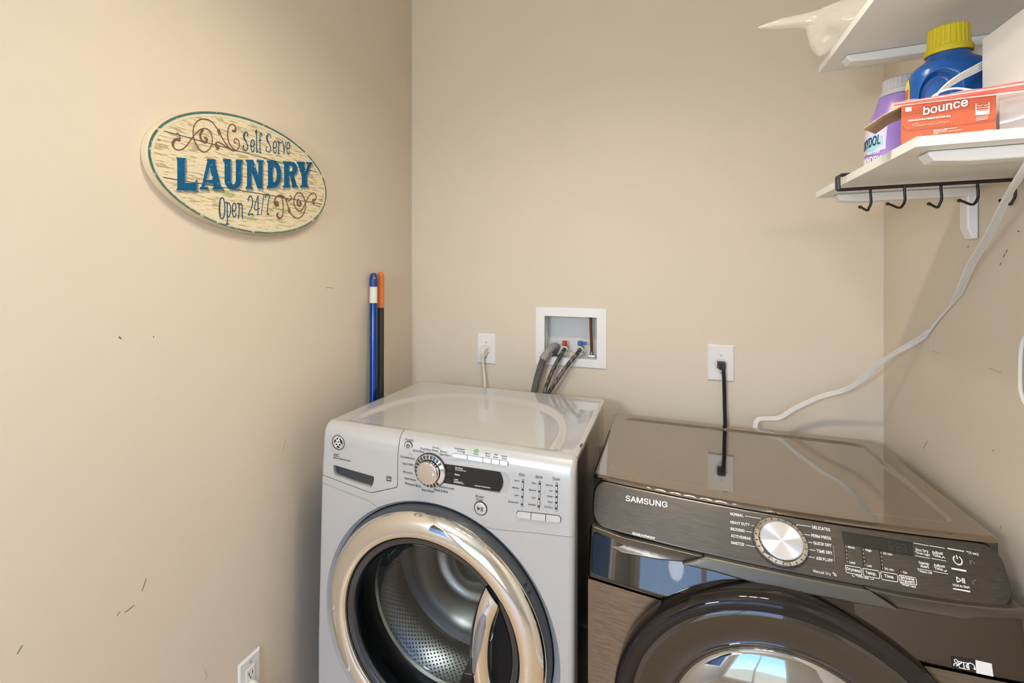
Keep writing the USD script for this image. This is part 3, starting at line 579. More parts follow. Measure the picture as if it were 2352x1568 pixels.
# top plate: raised rim around a sunken field
tpoly = Polygon([(x, 1.336 - bow(x, .037)) for x in xs] + [(D1, DB), (D0, DB)]).buffer(-.016).buffer(.016, quad_segs=6)
fieldp = Polygon([(x, 1.336 - bow(x, .037) + .055) for x in np.linspace(D0 + .036, D1 - .040, 20)] + [(D1 - .042, DB - .050), (D0 + .036, DB - .050)]).buffer(-.035).buffer(.035, quad_segs=8)
def dtop(x, y):
    from shapely import distance, points, contains_xy
    P = points(x, y); dd = distance(P, fieldp.exterior); ins = contains_xy(fieldp, x, y)
    e = distance(P, tpoly.exterior)
    return -.0045 * np.where(ins, sstep(dd / .006), 0) - .005 * np.clip(1 - e / .008, 0, 1) ** 2
T0 = heightfield2(tpoly, lambda x, y: DT + dtop(x, y), .9295, .02, [np.array(Polygon(q).exterior.segmentize(.01).coords)[:-1] for q in
     [fieldp.buffer(-.0001).exterior, fieldp.buffer(-.003).exterior, fieldp.buffer(-.006).exterior, fieldp.buffer(-.009).exterior, fieldp.buffer(.003).exterior, tpoly.buffer(-.0027).exterior, tpoly.buffer(-.0055).exterior, tpoly.buffer(-.008).exterior]])
obj('top_plate', T0, M['dry_top'], dm, smooth=40, label='glossy dark top plate with sunken field')
ppoly = rrect(D0 + .003, .842, D1 - .003, .9285, .030)
pn = obj('control_panel', slab(ppoly, fp, .03, .003, .004), M['dry_panel'], dm, smooth=50, label='brushed graphite control panel')
k6, k7, k8, k9 = zoom(1640, 1160, 7.35), zoom(1910, 1200, 6.533), zoom(1340, 1080, 4.9), zoom(1340, 930, 2.324)
fpp = lambda x, z: fp(x, z) - .0002
def surfpoly(pts, f, kz=k9): return poly_at([kz(*q) for q in pts], f)
topz = lambda x: .8415
cen = surfpoly([(650, 812), (1000, 885), (1500, 972), (1690, 1102), (1300, 1032), (960, 966), (700, 892), (530, 852)], ff).intersection(sbox(-1, .7, 1, .8425))
obj('fascia', slab(cen, ff, .02, .002, .004), M['dry_fascia'], dm, smooth=40, label='flat graphite strip under the control panel')
lsc = surfpoly([(44, 640), (200, 705), (400, 752), (650, 812), (590, 838), (530, 852), (400, 838), (200, 797), (130, 762), (75, 705), (50, 665)], ff)
rsc = surfpoly([(1500, 972), (1750, 1025), (2050, 1068), (2250, 1085), (2345, 1080), (2420, 1060), (2420, 1110), (2370, 1165), (2300, 1190), (2170, 1182), (2050, 1166), (1690, 1102)], ff)
for nm, q in (('left', lsc), ('right', rsc)):
    q = q.buffer(-.0004); z0, z1 = q.bounds[1], q.bounds[3]
    fs = lambda x, z, q=q: ff(x, z) + .010 * math.sin(math.pi * min(max((.843 - z) / .045, 0), 1))
    obj('finger_scoop', slab(q, fs, .02, .002, .003, .006), M['dry_scoop'], dm, smooth=60, label='concave finger scoop at the %s end' % nm)
obj('upper_bezel', slab(rrect(D0 + .001, .739, D1 - .001, .838, .004), fz, .02, .004, .006, .007), M['dry_bezel'], dm, smooth=50, label='glossy dark band above the door')
lowp = rrect(D0 + .001, .05, D1 - .001, .737, .004).difference(Point(DX, DZ2).buffer(.235, quad_segs=32))
obj('lower_front', prism_y(lowp, 1.0, 1.4) ^ prism_z(Polygon([(x, fl(x, 0)) for x in xs] + [(x, fl(x, 0) + .012) for x in xs[::-1]]), 0, 1), M['dry_front'], dm, label='brushed dark stainless front')
# lettering
logo = text_on('SAMSUNG', k8(475, 338), k8(946, 416), 60 / 4.9, fpp, bold=True, y0=1.27, d=.0012)
M['logo'] = pm('mirror_lettering', (.92, .92, .91), .18, .85)
obj('brand_lettering', logo, M['logo'], pn, smooth=False, label='mirror-bright raised brand lettering')
D6 = [('NORMAL', 272, 162, 497, 196, 44), ('HEAVY DUTY', 277, 302, 603, 350, 44), ('BEDDING', 282, 414, 517, 452, 44), ('ACTIVEWEAR', 287, 530, 621, 585, 44), ('SANITIZE', 288, 646, 512, 684, 44),
      ('DELICATES', 1658, 388, 1962, 436, 48), ('PERM PRESS', 1645, 528, 1977, 582, 48), ('QUICK DRY', 1680, 655, 1986, 700, 48), ('TIME DRY', 1733, 788, 1999, 828, 48), ('AIR FLUFF', 1727, 912, 2010, 956, 48)]
label(pn, k6, D6, fpp, M['white_text'], small=False, bold=True, y0=1.27, mult=1 / 7.35)
label(pn, k6, [('Manual Dry', 1675, 1124, 1973, 1182, 46)], fpp, M['white_text'], small=False, y0=1.27, mult=1 / 7.35)
label(pn, k8, [('MoistureSensor', 553, 717, 808, 774, 29)], fpp, M['white_text'], small=False, bold=True, y0=1.27, mult=1 / 4.9)
for ln in ([(522, 178), (782, 222), (832, 282)], [(630, 335), (748, 358)], [(535, 435), (697, 465)], [(640, 570), (700, 580)], [(535, 665), (745, 710)], [(1632, 358), (1405, 325), (1362, 367)], [(1465, 477), (1622, 505)],
           [(1532, 605), (1662, 632)], [(1545, 732), (1712, 762)], [(1512, 848), (1702, 885)]):
    obj('leader_line', line_on([k6(*q) for q in ln], .00075, fpp, 1.27), M['white_text'], pn)
obj('leader_line', line_on([k6(2009, 670), k6(2035, 955)], .0005, fpp, 1.27), M['scuff2'], pn)
hm = hit(*k6(2030, 1160), fpp, 1.27); obj('hand_mark', on_surf(LineString([(hm[0] + .0028 * a, hm[2] + .0028 * b) for a, b in ((-.9, .3), (-.2, .9), (-.1, -.6), (.9, -.7), (.9, .2), (.2, .3))]).buffer(.0004), fpp), M['white_text'], pn)
D7 = [('More', 248, 374, 347, 390, 31), ('Less', 270, 602, 355, 616, 31), ('High', 510, 420, 600, 434, 31), ('Low', 530, 652, 605, 664, 31), ('60 min', 775, 470, 910, 490, 31), ('20 min', 797, 700, 935, 724, 31), ('On', 1073, 756, 1135, 765, 31),
      ('Dryness', 228, 705, 437, 747, 43), ('Temp.', 510, 760, 672, 792, 43), ('Time', 795, 812, 930, 838, 43), ('Wrinkle', 1032, 834, 1243, 868, 41), ('Prevent', 1040, 880, 1250, 914, 41), ('*Child Lock', 362, 804, 560, 848, 32), ('*Smart Care', 1035, 926, 1265, 978, 32),
      ('Eco Dry', 1265, 418, 1453, 446, 38), ('*Drum Light', 1255, 456, 1475, 500, 31), ('Adjust', 1508, 455, 1673, 480, 38), ('Time', 1518, 500, 1640, 522, 38), ('Damp', 1312, 612, 1463, 634, 38), ('Alert', 1332, 662, 1463, 684, 38), ('*Alarm Off', 1300, 730, 1510, 774, 31),
      ('Adjust', 1535, 648, 1703, 674, 38), ('Time', 1545, 695, 1668, 718, 38), ('*(3 sec)', 2030, 454, 2206, 488, 34), ('Hold to Start', 1822, 944, 2075, 986, 34)]
label(pn, k7, D7, fpp, M['white_text'], small=False, bold=True, y0=1.27, mult=1 / 6.533)
for ln, w in (([(1230, 303), (1452, 343)], .0008), ([(1467, 343), (1692, 380)], .0008), ([(1735, 382), (1985, 428)], .0014), ([(1255, 493), (1478, 533)], .0007), ([(1497, 533), (1720, 573)], .0007), ([(1283, 685), (1505, 722)], .0007),
              ([(1523, 725), (1748, 768)], .0007), ([(1795, 682), (2018, 722)], .0022), ([(1822, 985), (2078, 1032)], .0017), ([(312, 776), (312, 796), (345, 803)], .0006), ([(575, 842), (625, 852), (625, 832)], .0006),
              ([(1650, 530), (1678, 506), (1702, 535)], .0009), ([(1680, 706), (1702, 732), (1728, 712)], .0009)):
    obj('panel_line', line_on([k7(*q) for q in ln], w, fpp, 1.27), M['white_text'], pn)
for q in (((203, 635), (440, 675), (455, 787), (217, 742)), ((465, 680), (712, 722), (718, 836), (480, 795)), ((732, 728), (985, 772), (992, 888), (748, 845)), ((1005, 778), (1265, 825), (1277, 936), (1020, 888))):
    p = poly_at([k7(*a) for a in q], fpp, 1.27); p = p.buffer(-.002).buffer(.002, quad_segs=5)
    obj('touch_key_outline', on_surf(p.exterior.buffer(.0004), fpp, seg=.01), M['white_text'], pn)
for a, b, n in (((212, 355), (232, 582), 5), ((470, 400), (495, 630), 5), ((738, 448), (763, 680), 5), ((1037, 731), (1037, 731), 1)):
    for i in range(n):
        t = i / max(n - 1, 1); c = hit(*k7(a[0] + (b[0] - a[0]) * t, a[1] + (b[1] - a[1]) * t), fpp, 1.27)
        o = obj('indicator_light', on_surf(rrect(c[0] - .0016, c[2] - .0026, c[0] + .0016, c[2] + .0026, .0007, 3), fpp), M['disp'], pn)
        obj('light_window', on_surf(rrect(c[0] - .0006, c[2] - .0015, c[0] + .0006, c[2] + .0015, .0003, 2), lambda x, z: fpp(x, z) - .0007, d=.0003), M['steel'], o)
dsp = poly_at([k7(*q) for q in ((155, 125), (680, 208), (1205, 290), (1228, 492), (700, 402), (180, 308))], fpp, 1.27, .0015)
dd = obj('display', on_surf(dsp, fpp, d=.001, seg=.01), M['disp'], pn, label='unlit black display window')
SEGS = {'a': ((0, 1), (1, 1)), 'b': ((1, 1), (1, .5)), 'c': ((1, .5), (1, 0)), 'd': ((0, 0), (1, 0)), 'e': ((0, .5), (0, 0)), 'f': ((0, 1), (0, .5)), 'g': ((0, .5), (1, .5))}
o0, o1, o2 = [hit(*k7(*q), fpp, 1.27) for q in ((835, 395), (1130, 440), (840, 292))]
ux = (o1 - o0)[[0, 2]] / 3.2; uz = np.array([0, np.linalg.norm((o2 - o0)[[0, 2]])])
dg = []
for i, seg in enumerate(('bc', 'abcdefg', 'abcdefg', 'abcdefg')):
    off = (0, .35, 1.5, 2.5)[i]
    for q in seg:
        (a, b), (c, e) = SEGS[q]; P = [o0[[0, 2]] + ux * (off + .62 * a_) + uz * b_ for a_, b_ in ((a, b), (c, e))]
        dg.append(LineString(P).buffer(.0007, cap_style=2))
obj('digit_segments', on_surf(unary_union([g.buffer(-.0001) for g in dg]), lambda x, z: fpp(x, z) - .0012, d=.0003), M['seg'], dd)
pc = hit(*k7(1890, 560), fpp, 1.27); R = 50 / 6.533 * .93 / F
obj('power_symbol', on_surf(unary_union([LineString([(pc[0] + R * math.sin(t), pc[2] + R * math.cos(t)) for t in np.linspace(.65, 5.63, 26)]).buffer(.0008), sbox(pc[0] - .0008, pc[2] + R * .3, pc[0] + .0008, pc[2] + R * 1.15)]), fpp), M['white_text'], pn)
sp = unary_union([Polygon([hit(*k7(*q), fpp, 1.27)[[0, 2]] for q in ((1872, 812), (1882, 888), (1945, 862))]).exterior.buffer(.0006)] + [LineString([hit(*k7(*q), fpp, 1.27)[[0, 2]] for q in l]).buffer(.0007, cap_style=2) for l in (((1957, 826), (1970, 902)), ((1983, 832), (1996, 908)))])
obj('start_symbol', on_surf(sp, fpp), M['white_text'], pn)
for q in ((2078, 570), (2080, 590), (2084, 612), (2106, 570), (2135, 600), (2118, 880), (2124, 908), (2146, 862)):
    c = hit(*k7(*q), fpp, 1.27); obj('dot', on_surf(Point(c[0], c[2]).buffer(.0008, quad_segs=3), fpp), M['steel'], pn)
# dial
c = hit(*k6(1115, 620), fpp, 1.26); nrm = np.array([0, -1.0, .72]); nrm /= np.linalg.norm(nrm); up = np.array([0, .447, .894]); up = np.array([0, -nrm[2] * -1, -nrm[1]]); ex = np.array([1.0, 0, 0])
M['knobface'] = usdkit.material(stage, '/World/Looks/spun_aluminium', {
    'g': ('geometry', {}), 'd': ('vector_math', {'math_type': 'subtract', 'vector2': tuple(c)}), 'x': ('vector_math', {'math_type': 'cross_product', 'vector2': tuple(nrm)}),
    'p': ('principled_bsdf', {'metallic': 1.0, 'roughness': .30, 'base_color': (.88, .89, .91), 'anisotropic': .92})},
    [('g.position', 'd.vector1'), ('d.vector', 'x.vector1'), ('x.vector', 'p.tangent')], surface='p.BSDF')
def on_panel(t):                              # lathe about -y at the origin, turned to the panel's normal
    v = np.array(t.vertices); return trimesh.Trimesh(c + v[:, :1] * ex - v[:, 1:2] * nrm + v[:, 2:] * up, t.faces, process=False)
dl = obj('dial_ring', on_panel(lathe_y(0, 0, [(.0455, .001), (.0455, -.004), (.0435, -.0075), (.0375, -.0105), (.0365, -.016), (.0355, -.0175), (0, -.0175)], 80)), M['chrome'], pn, smooth=40, label='chrome ring of the dial')
obj('dial_shadow_gap', on_panel(lathe_y(0, 0, [(.0475, .0003), (.0475, -.0008), (.0455, -.0008)], 80)), M['dark'], dl)
for i in range(22):
    a = 2 * math.pi * i / 22; b_ = trimesh.creation.box(extents=[.0016, .0012, .0056]); b_.apply_translation([0, -.0092, .0405])
    m_ = trimesh.transformations.rotation_matrix(a, [0, 1, 0]); b_.apply_transform(m_)
    obj('dial_tick', on_panel(b_), M['doorgrey'], dl)
obj('dial_face', on_panel(lathe_y(0, 0, [(.0352, -.0172), (.0350, -.0185), (.0335, -.0192), (0, -.0190)], 80)), M['knobface'], dl, smooth=25, label='spun aluminium dial face')
b_ = trimesh.creation.box(extents=[.0036, .0006, .0085]); b_.apply_translation([0, -.0195, .027]); b_.apply_transform(trimesh.transformations.rotation_matrix(2.35, [0, 1, 0])); obj('dial_pointer', on_panel(b_), M['white_text'], dl)
# door
dd_ = obj('door', lathe_y(DX, DZ2, [(.235, 1.235), (.293, 1.232), (.298, 1.215), (.299, 1.195), (.297, 1.182), (.292, 1.173), (.285, 1.168), (.275, 1.1675), (.269, 1.170), (.266, 1.176), (.262, 1.20), (.235, 1.21)], 160, closed=True), M['dry_ring'], dm, smooth=50, label='round door with thick glossy black ring')
obj('door_bowl', lathe_y(DX, DZ2, [(.2675, 1.180), (.258, 1.176), (.254, 1.177), (.240, 1.184), (.220, 1.189), (.203, 1.190), (.1965, 1.187), (.195, 1.182)], 128), M['dry_bowl'], dd_, smooth=60, label='smoked inner band of the door')
obj('door_lens', lathe_y(DX, DZ2, [(.196, 1.186), (.1945, 1.179), (.188, 1.1735), (.165, 1.1645), (.13, 1.156), (.09, 1.150), (.045, 1.1465), (0, 1.1455)], 128), M['dry_glass'], dd_, smooth=60, label='mirror-like smoked glass lens')
obj('door_back', lathe_y(DX, DZ2, [(.27, 1.2), (.27, 1.234), (0, 1.234)], 48), M['dark'], dd_)
# sticker
fst = lambda x, z: fz(x, z) if z > .737 else fl(x, z)
st = obj('icon_sticker', on_surf(poly_at([k9(*q) for q in ((1967, 1338), (2090, 1358), (2095, 1424), (1970, 1400))], fst, 1.22), fst, off=.0006, d=.0005, seg=.01), M['disp'], dm, label='small black sticker with white help icons')
obj('white_sticker', on_surf(poly_at([k9(*q) for q in ((2090, 1358), (2178, 1378), (2187, 1447), (2096, 1428))], fst, 1.22), fst, off=.0006, d=.0005, seg=.01), M['plate'], dm, label='blank white square sticker')
fi = lambda x, z: fst(x, z) - .0012
def ic(q): return hit(*k9(*q), fst, 1.22)[[0, 2]]
a = ic((1992, 1377)); b = ic((2028, 1386)); e = ic((2066, 1392)); u_ = .0045
icons = [Point(a[0] - .001, a[1] + .004).buffer(.0022).exterior.buffer(.0005), LineString([(a[0] - .005, a[1] - .004), (a[0] - .004, a[1] - .0005), (a[0] + .002, a[1] + .0002)]).buffer(.0006), LineString([(a[0] - .001, a[1] - .003), (a[0] + .006, a[1] + .003)]).buffer(.0008),
         sbox(b[0] - .0065, b[1] - .0045, b[0] - .0002, b[1] + .0045).exterior.buffer(.0005), sbox(b[0] + .0002, b[1] - .0045, b[0] + .0065, b[1] + .0045).exterior.buffer(.0005), LineString([(b[0] + .003, b[1] - .002), (b[0] + .003, b[1] + .002)]).buffer(.0004),
         LineString([(e[0] + .005 * math.cos(t), e[1] + .005 * math.sin(t)) for t in np.linspace(0, math.pi, 12)]).buffer(.0007), Point(e[0] - .0045, e[1] - .002).buffer(.0016), Point(e[0] + .0045, e[1] - .002).buffer(.0016)]
obj('help_icons', on_surf(unary_union(icons), fi, d=.0003), M['white_text'], st)

# ================================================================== oval sign on the left wall
SX, SY, SZ, SA, SB, ST = XL, 1.0744, 1.6855, .3290, .1530, .020
k1 = zoom(300, 220, 4.356)
M['sign'] = usdkit.material(stage, '/World/Looks/weathered_plank_print', {
    'g': ('geometry', {}), 'm': ('mapping', {'scale': (1, 20, 210)}), 'n': ('noise_texture', {'scale': 1.0, 'detail': 5.0, 'roughness': .6}),
    'm2': ('mapping', {'scale': (1, 9, 60), 'location': (3, 7, 2)}), 'n2': ('noise_texture', {'scale': 1.0, 'detail': 4.0, 'roughness': .6}),
    'r': ('rgb_ramp', {'ramp': [(.0, (.77, .68, .48)), (.53, (.77, .68, .48)), (.56, (.47, .40, .25)), (.70, (.40, .33, .20))]}),
    'r2': ('rgb_ramp', {'ramp': [(.60, (0, 0, 0)), (.63, (1, 1, 1))]}), 'x': ('mix', {'color2': (.40, .42, .20)}), 'p': ('principled_bsdf', {'roughness': .5})},
    [('g.position', 'm.vector'), ('m.vector', 'n.vector'), ('g.position', 'm2.vector'), ('m2.vector', 'n2.vector'), ('n.fac', 'r.fac'), ('n2.fac', 'r2.fac'), ('r2.color', 'x.fac'), ('r.color', 'x.color1'), ('x.color', 'p.base_color')], surface='p.BSDF')
M['signedge'] = pm('cream_sign_edge', (.64, .52, .35), .5)
M['teal'] = usdkit.material(stage, '/World/Looks/worn_teal_rim', {
    'g': ('geometry', {}), 'n': ('noise_texture', {'scale': 60.0, 'detail': 4.0}), 'r': ('rgb_ramp', {'ramp': [(.42, (.035, .13, .115)), (.60, (.05, .17, .14)), (.64, (.62, .60, .47))]}), 'p': ('principled_bsdf', {'roughness': .5})},
    [('g.position', 'n.vector'), ('n.fac', 'r.fac'), ('r.color', 'p.base_color')], surface='p.BSDF')
M['blue'] = usdkit.material(stage, '/World/Looks/distressed_blue_ink', {
    'g': ('geometry', {}), 'n': ('noise_texture', {'scale': 110.0, 'detail': 5.0, 'roughness': .7}), 'r': ('rgb_ramp', {'ramp': [(.34, (.60, .58, .45)), (.36, (.0015, .088, .215))]}), 'p': ('principled_bsdf', {'roughness': .7, 'specular_ior_level': .2})},
    [('g.position', 'n.vector'), ('n.fac', 'r.fac'), ('r.color', 'p.base_color')], surface='p.BSDF')
M['navy'] = pm('navy_ink', (.015, .07, .14), .5); M['brown'] = pm('brown_ink', (.17, .085, .058), .5); M['plank'] = pm('dark_green_plank_line', (.022, .05, .045), .5)
sg = thing('laundry_sign', 'oval plank-look laundry sign with blue lettering hanging on the left wall', 'sign', (SX, SY, SZ))
def ell(a, b, n=96): t = np.linspace(0, 2 * np.pi, n, endpoint=False); return Polygon(np.c_[SY + a * np.cos(t), SZ + b * np.sin(t)])
def on_left(poly, x, d=.0005):                # print on the sign's face, polygon in (y, z)
    out = []
    for g in (poly.geoms if hasattr(poly, 'geoms') else [poly]):
        if g.is_empty or g.geom_type != 'Polygon' or g.area < 2e-7: continue
        t = trimesh.creation.extrude_polygon(g, d, engine='earcut'); v = np.array(t.vertices)
        out.append(trimesh.Trimesh(np.stack([x + v[:, 2], v[:, 0], v[:, 1]], 1), t.faces, process=False))
    return trimesh.util.concatenate(out)
t_ = np.linspace(0, 2 * np.pi, 128, endpoint=False)
ringsS = [np.stack([np.full(128, SX + x), SY + (SA - q) * np.cos(t_), SZ + (SB - q) * np.sin(t_)], 1) for x, q in ((.001, 0), (ST - .004, 0), (ST - .0015, .001), (ST, .003))]
obj('board', loft(ringsS), M['signedge'], sg, smooth=40)
FX = SX + ST
face = ell(SA - .0035, SB - .0035)
obj('plank_face', on_left(face, FX, .0004), M['sign'], sg, label='weathered cream plank print')
obj('rim_line', on_left(ell(SA - .003, SB - .003).difference(affinity.translate(ell(SA - .0085, SB - .0072), 0, -.0008)), FX + .0005), M['teal'], sg, label='worn teal rim')
obj('cream_band', on_left(ell(SA - .0100, SB - .0086).difference(ell(SA - .0165, SB - .0148)), FX + .0005), pm('cream_ink', (.72, .66, .50), .5), sg)
inn = ell(SA - .019, SB - .0175)
P1 = lambda a, b: on_x(*k1(a, b), FX)[1:]
for l in ([(285, 340), (1905, 775)], [(210, 425), (295, 442)], [(185, 662), (240, 674)], [(245, 802), (1920, 1085)], [(1855, 1098), (1905, 1108)]):
    obj('plank_line', on_left(LineString([P1(*q) for q in l]).buffer(.0008).intersection(inn), FX + .0006), M['plank'], sg)
UB = lambda *r: unary_union([sbox(*q) for q in r])
def stroke(pts, w): return LineString(pts).buffer(w, cap_style=2, join_style=2)
SERL = Polygon([(0, 0), (.10, .05), (.10, .95), (0, 1), (.55, 1), (.45, .95), (.45, .12)])
LET = {'L': unary_union([UB((.06, 0, .42, 1), (.06, 0, 1, .24)), Polygon([(0, 1), (.48, 1), (.42, .93), (.06, .93)]), Polygon([(0, 0), (.1, 0), (.1, .08)]), Polygon([(.78, .2), (1, .36), (1, .1)])]),
       'A': unary_union([Polygon([(.33, .97), (.62, .97), (.92, .06), (.60, .06), (.42, .75), (.18, .06), (.06, .06)]), UB((.2, .20, .72, .32), (0, 0, .34, .08), (.54, 0, 1, .08), (.3, .93, .66, 1))]).difference(Polygon([(.47, .48), (.44, .36), (.54, .36)])),
       'U': unary_union([UB((.08, .28, .38, 1), (.64, .28, .92, 1), (0, .92, .46, 1), (.56, .92, 1, 1)), Point(.5, .30).buffer(1).intersection(affinity.scale(Point(.5, .30).buffer(.42), 1, .72)).intersection(sbox(0, 0, 1, .30))]).difference(affinity.scale(Point(.51, .34).buffer(.13), 1, 1.3)).difference(sbox(.38, .34, .64, 1)),
       'N': unary_union([UB((.07, 0, .30, 1), (.70, 0, .93, 1), (0, 0, .37, .08), (0, .92, .35, 1), (.60, .92, 1, 1), (.66, 0, .93, .08)), Polygon([(.07, 1), (.40, 1), (.93, 0), (.66, 0)])]),
       'D': unary_union([UB((.07, 0, .40, 1), (0, .92, .5, 1), (0, 0, .5, .08)), sbox(.2, 0, .99, 1).intersection(affinity.scale(Point(.45, .5).buffer(.5, 24), 1.08, 1))]).difference(unary_union([sbox(.40, .22, .56, .78), affinity.scale(Point(.52, .5).buffer(.28), .55, 1)])),
       'R': unary_union([UB((.08, 0, .40, 1), (0, .92, .5, 1), (0, 0, .47, .08), (.62, 0, 1, .08)), sbox(.2, .44, 1, 1).intersection(affinity.scale(Point(.55, .72).buffer(.28, 24), 1.55, 1)), sbox(.2, .44, .6, 1), Polygon([(.45, .5), (.70, .5), (.96, .04), (.64, .04)])]).difference(unary_union([sbox(.40, .62, .56, .84), affinity.scale(Point(.56, .73).buffer(.11), .8, 1)])),
       'Y': unary_union([Polygon([(.05, .97), (.42, .97), (.58, .62), (.72, .97), (.95, .97), (.64, .42), (.64, .06), (.32, .06), (.32, .42)]), UB((0, .92, .50, 1), (.60, .92, 1, 1), (.22, 0, .74, .08))])}
big, shade = [], []
for ch, (xl, yt, xr, yb, dyt, dyb) in {'L': (452, 615, 660, 945, 8, 4), 'A': (690, 625, 922, 937, 4, 2), 'U': (922, 630, 1120, 938, 3, -2), 'N': (1150, 637, 1328, 932, 4, -4), 'D': (1362, 645, 1505, 925, 4, -6), 'R': (1522, 654, 1668, 918, 4, -4), 'Y': (1660, 658, 1815, 918, 2, -4)}.items():
    a, b, c_ = P1(xl, yb), P1(xr, yb + dyb), P1(xl, yt); ex_, ez_ = b - a, c_ - a
    g = affinity.affine_transform(LET[ch].buffer(0), [ex_[0], ez_[0], ex_[1], ez_[1], a[0], a[1]])
    o = obj('letter', on_left(g, FX + .0007), M['blue'], sg, smooth=False)
    sh = affinity.translate(g, .0062, -.0062).union(affinity.translate(g, .003, -.003)).difference(g.buffer(.0016))
    z0 = g.bounds[1] - .02; st3 = unary_union([sbox(g.bounds[0] - .02, z0 + k * .0034, g.bounds[2] + .03, z0 + k * .0034 + .0007) for k in range(60)])
    edge = affinity.translate(g, .0022, -.0022).difference(g.buffer(.0014)).difference(affinity.translate(g, .0010, -.0010).buffer(.0005))
    obj('letter_shade', on_left(sh.intersection(st3).union(edge.buffer(0)), FX + .0007), M['navy'], sg, smooth=False, kind='stuff')
def glyph_strokes(defs, boxes, w, mat, name):
    for ch, (xl, yb, xr, yt, dy) in boxes:
        a, b, c_ = P1(xl, yb), P1(xr, yb + dy), P1(xl, yt); ex_, ez_ = b - a, c_ - a; gs = []
        for ln, wk in defs[ch]:
            p = np.array(ln, float); p = spline(np.c_[p, np.zeros(len(p))], 6)[:, :2] if len(p) > 2 else p
            gs.append(LineString([a + ex_ * q[0] + ez_ * q[1] for q in p]).buffer(w * wk, quad_segs=3))
        obj(name, on_left(unary_union(gs), FX + .0007), M[mat], sg, smooth=False)
GD = {'S': [([(.95, .80), (.80, .98), (.45, .98), (.12, .80), (.30, .60), (.75, .42), (.95, .20), (.70, .02), (.35, .04), (.05, .08), (.2, .28)], 1), ([(.50, .90), (.28, .76), (.55, .55), (.85, .3)], .9)],
      'e': [([(.08, .55), (.9, .62), (.88, .9), (.5, 1.0), (.12, .8), (.08, .35), (.35, .02), (.75, .05), (.9, .25)], 1.1)], 'l': [([(.1, .98), (.5, 1), (.5, .05), (.75, 0), (.95, .08)], 1.15)],
      'f': [([(.98, .86), (.8, 1), (.5, .9), (.45, .5), (.45, 0)], 1.15), ([(.05, .62), (.85, .64)], .9), ([(.2, 0), (.75, 0)], .9)],
      'r': [([(.05, .95), (.3, .95), (.3, .5), (.3, 0)], 1.1), ([(.3, .6), (.6, .95), (.98, .85)], 1), ([(.1, 0), (.6, 0)], .9)], 'v': [([(.02, 1), (.25, .9), (.5, 0)], 1.1), ([(.5, 0), (.8, .75), (.95, 1)], .9)],
      'O': [([(.5, 1), (.15, .85), (.04, .5), (.15, .12), (.5, 0), (.85, .14), (.96, .5), (.85, .86), (.5, 1)], 1.2), ([(.2, .8), (.12, .5), (.22, .15)], 1)],
      'p': [([(.05, 1), (.3, .98), (.3, .4), (.3, -.38), (.1, -.5), (.6, -.48)], 1.15), ([(.3, .75), (.6, 1), (.92, .75), (.9, .3), (.6, .02), (.3, .2)], 1)],
      'n': [([(.05, .98), (.3, .95), (.3, .4), (.2, 0)], 1.1), ([(.3, .7), (.6, 1), (.85, .8), (.85, .2), (.98, 0)], 1.1)],
      '2': [([(.08, .75), (.2, .96), (.6, 1), (.88, .75), (.7, .42), (.08, .03), (.5, .06), (.95, .02)], 1)], '4': [([(.72, 1), (.08, .32), (.98, .34)], .9), ([(.72, 1), (.72, 0)], 1.1), ([(.5, 0), (.95, 0)], .8)],
      '/': [([(.1, -.02), (.9, 1.08)], .8)], '7': [([(.08, .86), (.1, 1), (.95, .98)], 1), ([(.95, .98), (.55, .5), (.45, .02), (.7, 0)], 1)]}
glyph_strokes(GD, [('S', (1120, 548, 1172, 358, 3)), ('e', (1198, 557, 1238, 440, 2)), ('l', (1245, 562, 1272, 368, 1)), ('f', (1276, 565, 1312, 372, 1)), ('S', (1350, 562, 1402, 380, 4)), ('e', (1422, 572, 1460, 455, 2)), ('r', (1468, 576, 1506, 458, 2)), ('v', (1512, 578, 1552, 460, 2)), ('e', (1558, 581, 1592, 462, 2))], .0014, 'navy', 'small_letter')
glyph_strokes(GD, [('O', (882, 1228, 942, 1018, 2)), ('p', (948, 1212, 1000, 1068, 2)), ('e', (1012, 1210, 1055, 1072, 2)), ('n', (1065, 1224, 1122, 1074, 2)), ('2', (1170, 1196, 1224, 1005, -2)), ('4', (1232, 1190, 1288, 1002, -4)), ('/', (1300, 1188, 1336, 1000, 0)), ('7', (1345, 1182, 1394, 995, -4))], .0014, 'navy', 'small_letter')
